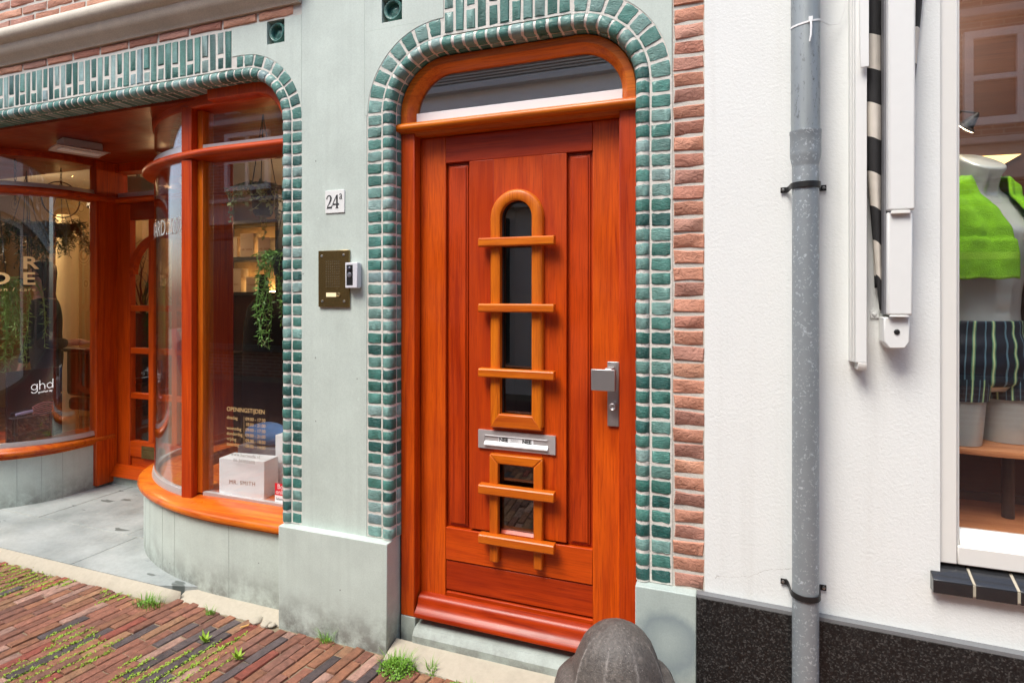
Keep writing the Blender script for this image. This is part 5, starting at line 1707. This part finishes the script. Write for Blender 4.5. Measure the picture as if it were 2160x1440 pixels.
for k, (a, b_) in enumerate(rows):
    z = .914-k*.0292
    if a: text(bm, a, .026, xz(-2.597, yg, z), 0, .0002)
    text(bm, b_, .026, xz(-2.464, yg, z), 0, .0002)
box(bm, -2.4745, -2.4730, yg-.0004, yg, .765, .935)
text(bm, 'www.hairmade.nl', .026, xz(-2.565, yg, .715), 1, .0002, spacing=1.1)
text(bm, '06-36902600', .026, xz(-2.550, yg, .683), 1, .0002, spacing=1.1)
obj('opening_hours', bm, [plain('dull_gold_vinyl', (.60, .40, .18), .5), plain('grey_vinyl_print', (.30, .27, .25), .6)], bayR, smooth=0)
bm = BM()
box(bm, -2.262, -2.152, yg-.0002, yg+.0008, .535, .598, 0); box(bm, -2.262, -2.152, yg-.0002, yg+.0008, .500, .5345, 1)
text(bm, 'Boek', .036, xz(-2.246, yg-.0008, .570), 1, .0002); text(bm, 'online', .032, xz(-2.256, yg-.0008, .543), 1, .0002)
text(bm, 'Salonized', .018, xz(-2.254, yg-.0008, .511), 2, .0002)
obj('booking_sticker', bm, [plain('red_vinyl', (.62, .015, .03), .5), M['whitevinyl'], M['ink']], bayR, smooth=0)
bm = BM()
n0 = 0
text(bm, 'AWARD.2023', .135, Matrix.Scale(.62, 4, (1, 0, 0)), 0, .0002)
mu = max(v.co.x for v in bm.verts)
for v in bm.verts:
    u, w, d = v.co
    u = u/mu*.66
    # run along the curve of the right pane, from the porch towards the post
    cx, cy, a, b_ = -2.62, .88, 1.05, .75
    th = .92-u*1.10
    v.co = (cx-(a+.0012)*math.sin(th), cy-(b_+.0012)*math.cos(th), 1.945+w)
obj('award_lettering', bm, M['greyvinyl'], bayR, smooth=0)
# ================================================================== ground
gm = plain('sandy_joint_soil', (.24, .19, .12), .95, var=.3, vs=60, bmp=.5, bs=120)
bm = BM(); box(bm, -30, 20, -40, .0, -.30, -.0075); o = obj('ground', bm, gm, None, smooth=0); tag(o, kind='structure')
def pavers():
    r = random.Random(17); bm = BM()
    ang = rad(-6.0); ca, sa = math.cos(ang), math.sin(ang)
    pal = [((.25, .10, .062), 4), ((.20, .088, .060), 3.5), ((.28, .12, .064), 3), ((.33, .17, .09), 1.8), ((.095, .070, .068), 1.3), ((.38, .22, .165), 1.5), ((.28, .072, .045), 1.5)]
    W_, L_ = .0535, .207
    def lim(x):
        if x < -2.72: return -.072+.008*math.sin(x*9)+.006*math.sin(x*23)
        if x < -2.04: return -.012-.02*math.sin((x+2.72)*4.5)+.006*math.sin(x*31)
        if x < -1.425: return -.047
        if x < -.335: return -.085-.035*(x+1.425)/1.1+.010*math.sin(x*17)
        return -.055
    for i in range(-150, 110):
        off = (i % 2)*.5*L_+r.uniform(-.012, .012)
        for k in range(-15, 14):
            u0, u1 = i*W_+.0028, (i+1)*W_-.0028
            v0, v1 = k*L_+off+.003, (k+1)*L_+off-.003
            um, vm = (u0+u1)/2, (v0+v1)/2
            x, y = um*ca-vm*sa-1.8, um*sa+vm*ca
            if not (-6.2 < x < 2.6 and -2.55 < y < .1): continue
            yl = lim(x)
            if um*sa+v0*ca > yl-.02: continue
            v1 = min(v1, (yl-um*sa)/ca+r.uniform(-.008, .004))
            if v1-v0 < .02: continue
            z = r.uniform(-.0035, .0035); tx, ty = r.uniform(-.02, .02), r.uniform(-.012, .012)
            c = r.choices([p[0] for p in pal], [p[1] for p in pal])[0]; kk = r.uniform(.8, 1.2)
            def ring(ins, zz, n=3):
                pts = []
                def add(u, v):
                    w = (u-um)*tx+(v-vm)*ty
                    ju, jv = r.uniform(-.0026, .0022), r.uniform(-.0026, .0022)
                    pts.append(((u+ju)*ca-(v+jv)*sa-1.8, (u+ju)*sa+(v+jv)*ca, zz+z+w))
                a, b_, c_, d_ = u0+ins, u1-ins, v0+ins, v1-ins
                for t in range(n): add(a, c_+(d_-c_)*t/n)
                add(a, d_); add(b_, d_)
                for t in range(1, n+1): add(b_, d_+(c_-d_)*t/n)
                return pts
            st = r.getstate()
            R0 = ring(0, -.04); R1 = ring(0, -.004); R2 = ring(.003, 0)
            colour(bm, loft(bm, [R0, R1, R2], True, True), [q*kk for q in c])
    return bm
o = obj('pavement', pavers(), M['paver'], None, smooth=40); tag(o, kind='structure')
M['far_road'] = brick_wall_mat('clinker_street', (.17, .07, .055), (.22, .09, .06), (.12, .09, .06), .2, .06)
def far_mat():
    m, nt, b = newmat('clinker_street_far'); co = coords(nt, (1, 1, 1), False)
    t = nd(nt, 'TexBrick', None, Vector=co, Color1=rgb((.17, .07, .055)), Color2=rgb((.23, .10, .065)), Mortar=rgb((.12, .09, .06)), Scale=1., Mortar_Size=.006, Brick_Width=.2, Row_Height=.055)
    setp(b, Base_Color=t.outputs[0], Roughness=.8); return m
bm = BM(); box(bm, -30, 20, -5.7, -2.52, -.012, -.0045); o = obj('street', bm, far_mat(), None, smooth=0); tag(o, kind='structure')

# cement strips with ragged edges
def strip(bm, x0, x1, yb, yf, zb, zf, seed, n=60):
    r = random.Random(seed); rows = []
    for i in range(n+1):
        x = x0+(x1-x0)*i/n
        e = .006*noise.noise((x*14, seed, 0))+.004*noise.noise((x*45, seed, 1))
        e2 = .010*noise.noise((x*9, seed, 2))+.006*noise.noise((x*40, seed, 3))
        A, B_ = (x, yb(x)+.0*e, zb), (x, yf(x)+e2, zf)
        m_ = (x, (A[1]+B_[1])*.5, zb*.62+zf*.38+.004*noise.noise((x*20, seed, 5)))
        rows.append([(x, A[1], -.03), A, m_, B_, (x, B_[1]-.004, -.03)])
    loft(bm, rows, False, False)
bm = BM()
strip(bm, -6.2, -2.70, lambda x: -.0135, lambda x: -.078 if x < -2.8 else -.078+.06*(x+2.8)/.1, .038, -.002, 3, 160)
strip(bm, -2.72, -2.035, lambda x: .045+.35*max(0, -2.45-x)**1.6, lambda x: -.028-.015*math.sin((x+2.72)*4.6), .030, -.004, 5, 60)
o = obj('cement_kerb', bm, M['cement'], None, smooth=50); tag(o, kind='structure')
bm = BM()
strip(bm, -1.424, -.20, lambda x: .034, lambda x: -.082-.03*(x+1.42)/1.1, .032, -.003, 9, 60)
o = obj('cement_apron', bm, M['cement'], None, smooth=50); tag(o, kind='structure')
# broken stones by the plinth
r = random.Random(12)
for k, (x, y, s) in enumerate(((-2.17, -.040, .030), (-2.10, -.052, .026), (-2.065, -.045, .018))):
    bm = BM(); bmesh.ops.create_icosphere(bm, subdivisions=2, radius=s)
    for v in bm.verts:
        v.co *= 1+.35*noise.noise(v.co*40+Vector((k*5, 0, 0))); v.co.z *= .45
    bmesh.ops.translate(bm, vec=(x, y, .006), verts=bm.verts)
    o = obj('broken_stone', bm, M['cement'], None, smooth=25, loc=(x, y, 0))
    tag(o, ['pale broken mortar lump furthest left under the shop base', 'pale broken mortar lump in the middle beside the plinth', 'smallest mortar crumb touching the stone plinth'][k], 'stone')
bm = BM(); tube(bm, [(-2.19, -.118, .008), (-2.165, -.09, .010)], .004, 8); o = obj('cigarette_butt', bm, plain('tan_filter', (.62, .35, .10), .8), None, loc=(-2.18, -.1, .004)); tag(o, 'tan cigarette butt lying on the brick pavement', 'litter')

# ---- weeds
M['grass'] = leafmat('fresh_grass', (.10, .26, .02), (.24, .45, .05)); M['moss'] = leafmat('bright_moss', (.20, .34, .02), (.38, .52, .06), .8)
def blades(bm, x, y, z, n, h, spread, r):
    for i in range(n):
        a = r.uniform(0, 2*PI); q = spread*r.random()**.7
        p = Vector((x+math.cos(a)*q, y+math.sin(a)*q*.6, z)); hh = h*r.uniform(.45, 1.1); lean = Vector((math.cos(a), math.sin(a), 0))*hh*r.uniform(.15, .8)
        s = Vector((-math.sin(a+r.uniform(-1, 1)), math.cos(a), 0))*.0013
        m_ = p+lean*.35+Vector((0, 0, hh*.65)); e = p+lean+Vector((0, 0, hh*r.uniform(.75, 1.)))
        v = [bm.verts.new(c) for c in (p-s, p+s, m_+s*.8, m_-s*.8, e)]
        bm.faces.new((v[0], v[1], v[2], v[3])); bm.faces.new((v[3], v[2], v[4]))
def leaflets(bm, x, y, z, n, rx, ry, hz, size, r):
    for i in range(n):
        a = r.uniform(0, 2*PI); q = math.sqrt(r.random())
        px, py = x+math.cos(a)*q*rx, y+math.sin(a)*q*ry
        pz = z+hz*(1-q*q)*r.uniform(.3, 1.)
        d = Vector((r.uniform(-1, 1), r.uniform(-1, 1), r.uniform(.0, .9))).normalized()*size*r.uniform(.6, 1.3)
        leaf(bm, (px, py, pz), d, size*.32, (r.uniform(-.5, .5), r.uniform(-.5, .5), 1))
weeds = [('grass_tuft', -2.80, -.115, 140, .055, .095, 160, .08, .035, .025, 'grass tuft growing at the end of the cement kerb strip'),
         ('grass_tuft', -2.44, -.065, 26, .045, .03, 30, .02, .02, .02, 'thin grass tuft under the curved shop base'),
         ('grass_tuft', -1.735, -.062, 46, .075, .035, 34, .04, .02, .02, 'grass tuft against the foot of the pale stone plinth'),
         ('weed_clump', -1.325, -.115, 190, .075, .080, 720, .090, .075, .045, 'largest green weed clump between plinth and doorstep'),
         ('grass_tuft', -1.185, -.075, 34, .06, .03, 20, .03, .02, .02, 'small grass tuft in front of the left end of the doorstep'),
         ('weed_clump', -1.045, -.135, 10, .03, .03, 190, .045, .03, .025, 'round leafy weed clump before the doorstep'),
         ('weed_clump', -.955, -.150, 60, .05, .06, 320, .070, .04, .03, 'low weed clump nearer the bollard'),
         ('weed_clump', -.855, -.165, 130, .065, .055, 330, .055, .045, .045, 'grassy weed clump nearest the bollard')]
r = random.Random(31)
for (nm, x, y, nb, h, sp, nl, rx, ry, hz, lab) in weeds:
    bm = BM(); blades(bm, x, y, -.006, nb, h, sp, r); leaflets(bm, x, y, -.006, nl, rx, ry, hz, .012, r)
    o = obj(nm, bm, M['grass'], None, smooth=0, loc=(x, y, 0), normals=False); tag(o, lab, 'weed')
for (x, y, lab) in ((-2.262, -.255, 'small broad-leafed weed between the pavers'), (-2.02, -.30, 'star-shaped yellow green weed between the pavers')):
    bm = BM()
    for k in range(11):
        a = k*2.4; leaf(bm, (x, y, .0), (math.cos(a)*.032, math.sin(a)*.032, .012+.004*k), .008, (0, 0, 1))
    o = obj('leafy_weed', bm, M['moss'], None, smooth=0, loc=(x, y, 0), normals=False); tag(o, lab, 'weed')
bm = BM(); r = random.Random(77)
ang = rad(-6.0); ca, sa = math.cos(ang), math.sin(ang)
for i in range(11000):
    u = round(r.uniform(-60, 22))*.0535; v = r.uniform(-1.2, -.05)
    x, y = u*ca-v*sa-1.8, u*sa+v*ca
    if y > -.085: continue
    n = noise.noise((x*2.6, y*2.2, 3.3))+.35*noise.noise((x*11, y*6, 1.))+(.13 if x < -2.6 else -.12)
    if n < .15: continue
    for k in range(r.randint(3, 9)):
        d = Vector((r.uniform(-1, 1), r.uniform(-1, 1), r.uniform(.1, .9))).normalized()*r.uniform(.005, .012)
        leaf(bm, (x+r.gauss(0, .006), y+r.gauss(0, .014), -.004+r.uniform(0, .007)), d, .0035, (0, 0, 1))
o = obj('joint_moss', bm, M['moss'], None, smooth=0, normals=False); tag(o, 'bright moss growing in the joints of the brick pavement', 'moss', kind='stuff')

# ================================================================== other side of the street
ob = thing('opposite_house', 'brick town house across the street with white windows and light cornice', 'house', (-2, -6.2, 0))
M['wall_opp'] = brick_wall_mat('brown_brick_wall', (.20, .105, .07), (.26, .14, .09), (.32, .28, .23))
bm = BM(); box(bm, -22, -6.6, -7.0, -6.2, 0, 6.6); box(bm, 1.2, 14, -7.0, -6.2, 0, 6.6); obj('wall', bm, M['wall_opp'], ob, smooth=0)
bm = BM(); box(bm, -6.6, 1.2, -7.0, -6.2, 0, 6.6); obj('wall', bm, plain('pale_grey_plaster', (.74, .74, .72), .8), ob, smooth=0, label='pale plastered middle part of the wall')
bm = BM(); box(bm, -22, 14, -6.199, -6.02, 2.95, 3.35); box(bm, -22, 14, -6.199, -5.92, 3.351, 3.43); box(bm, -22, 14, -6.199, -5.95, 6.2, 6.6); box(bm, -22, 14, -6.199, -6.05, 4.9, 5.0)
for k in range(5): box(bm, -6.5, 1.1, -6.198, -6.13+.03*k, 5.02+.035*k, 5.05+.035*k)
obj('cornice', bm, plain('light_grey_cornice', (.50, .49, .46), .7), ob, bevel=.01)
for i in range(14):
    x = -20.8+i*2.4
    if -6. < x < 1.: continue
    bm = BM()
    for z0, z1 in ((3.62, 4.75), (5.15, 6.1)):
        hole_frame(bm, x-.55, x+.55, z0, z1, x-.46, x+.46, z0+.09, z1-.09, -6.198, -6.13); box(bm, x-.459, x+.459, -6.19, -6.14, (z0+z1)/2-.03, (z0+z1)/2+.03); box(bm, x-.03, x+.03, -6.191, -6.141, z0+.09, z1-.09)
    f = obj('window', bm, M['white'], ob, smooth=0)
    bm = BM()
    for z0, z1 in ((3.62, 4.75), (5.15, 6.1)): box(bm, x-.46, x+.46, -6.199, -6.192, z0+.09, z1-.09)
    obj('pane', bm, plain('dark_pane', (.03, .032, .035), .1), f, smooth=0)
bm = BM()
for i in range(9):
    x = -20+i*3.8
    hole_frame(bm, x-1.5, x+1.5, .5, 2.8, x-1.38, x+1.38, .62, 2.68, -6.198, -6.08)
sf = obj('shop_front', bm, plain('dark_green_paint', (.03, .05, .04), .5), ob, smooth=0)
bm = BM()
for i in range(9):
    x = -20+i*3.8; box(bm, x-1.38, x+1.38, -6.199, -6.192, .62, 2.68)
obj('pane', bm, plain('dark_shop_pane', (.02, .02, .021), .1), sf, smooth=0)

# ================================================================== camera and light
cam = bpy.data.objects.new('camera', bpy.data.cameras.new('camera')); COL.objects.link(cam); SC.camera = cam
cam.location = (0, -2.27, 1.6); cam.rotation_euler = (rad(90), 0, rad(20.5))
cam.data.sensor_width = 36; cam.data.lens = 36*1228/2160; cam.data.shift_y = -100/2160; cam.data.clip_end = 400; cam.data.clip_start = .05

w = bpy.data.worlds.new('World'); SC.world = w; w.use_nodes = True
nt = w.node_tree
bg = nt.nodes['Background']
sky = nt.nodes.new('ShaderNodeTexSky'); sky.sky_type = 'NISHITA'; sky.sun_disc = False
EL, AZ = rad(58), rad(205)      # azimuth measured from +y towards +x
sky.sun_elevation = EL; sky.sun_rotation = AZ; sky.air_density = 1.0; sky.dust_density = 2.5; sky.ozone_density = 1.
nt.links.new(sky.outputs[0], bg.inputs[0]); bg.inputs[1].default_value = .14
sd = Vector((math.sin(AZ)*math.cos(EL), math.cos(AZ)*math.cos(EL), math.sin(EL)))
sun = bpy.data.objects.new('sun', bpy.data.lights.new('sun', 'SUN')); COL.objects.link(sun)
sun.data.energy = 1.5; sun.data.angle = rad(26); sun.data.color = (1., .985, .91)
sun.rotation_euler = (-sd).to_track_quat('-Z', 'Y').to_euler()
def lamp(x, y, z, e, c=(1., .72, .42), rds=.06):
    l = bpy.data.objects.new('salon_lamp', bpy.data.lights.new('salon_lamp', 'POINT')); COL.objects.link(l)
    l.location = (x, y, z); l.data.energy = e; l.data.color = c; l.data.shadow_soft_size = rds
lamp(-7.0, 1.3, 2.7, 20); lamp(-5.55, 2.15, 2.36, 7, (1., .62, .30)); lamp(-3.6, 3.0, 2.6, 14)
lamp(.84, .20, 2.75, 13., (1., .90, .76))  # unseen fill light added high in front of the mannequin to brighten it
vs = SC.view_settings
vs.view_transform = 'Standard'; vs.look = 'None'; vs.exposure = 1.20; vs.gamma = 1.; vs.use_curve_mapping = False
SC.render.film_transparent = False
SC.cycles.max_bounces = 10; SC.cycles.transparent_max_bounces = 24; SC.cycles.diffuse_bounces = 5
SC.cycles.use_denoising = True
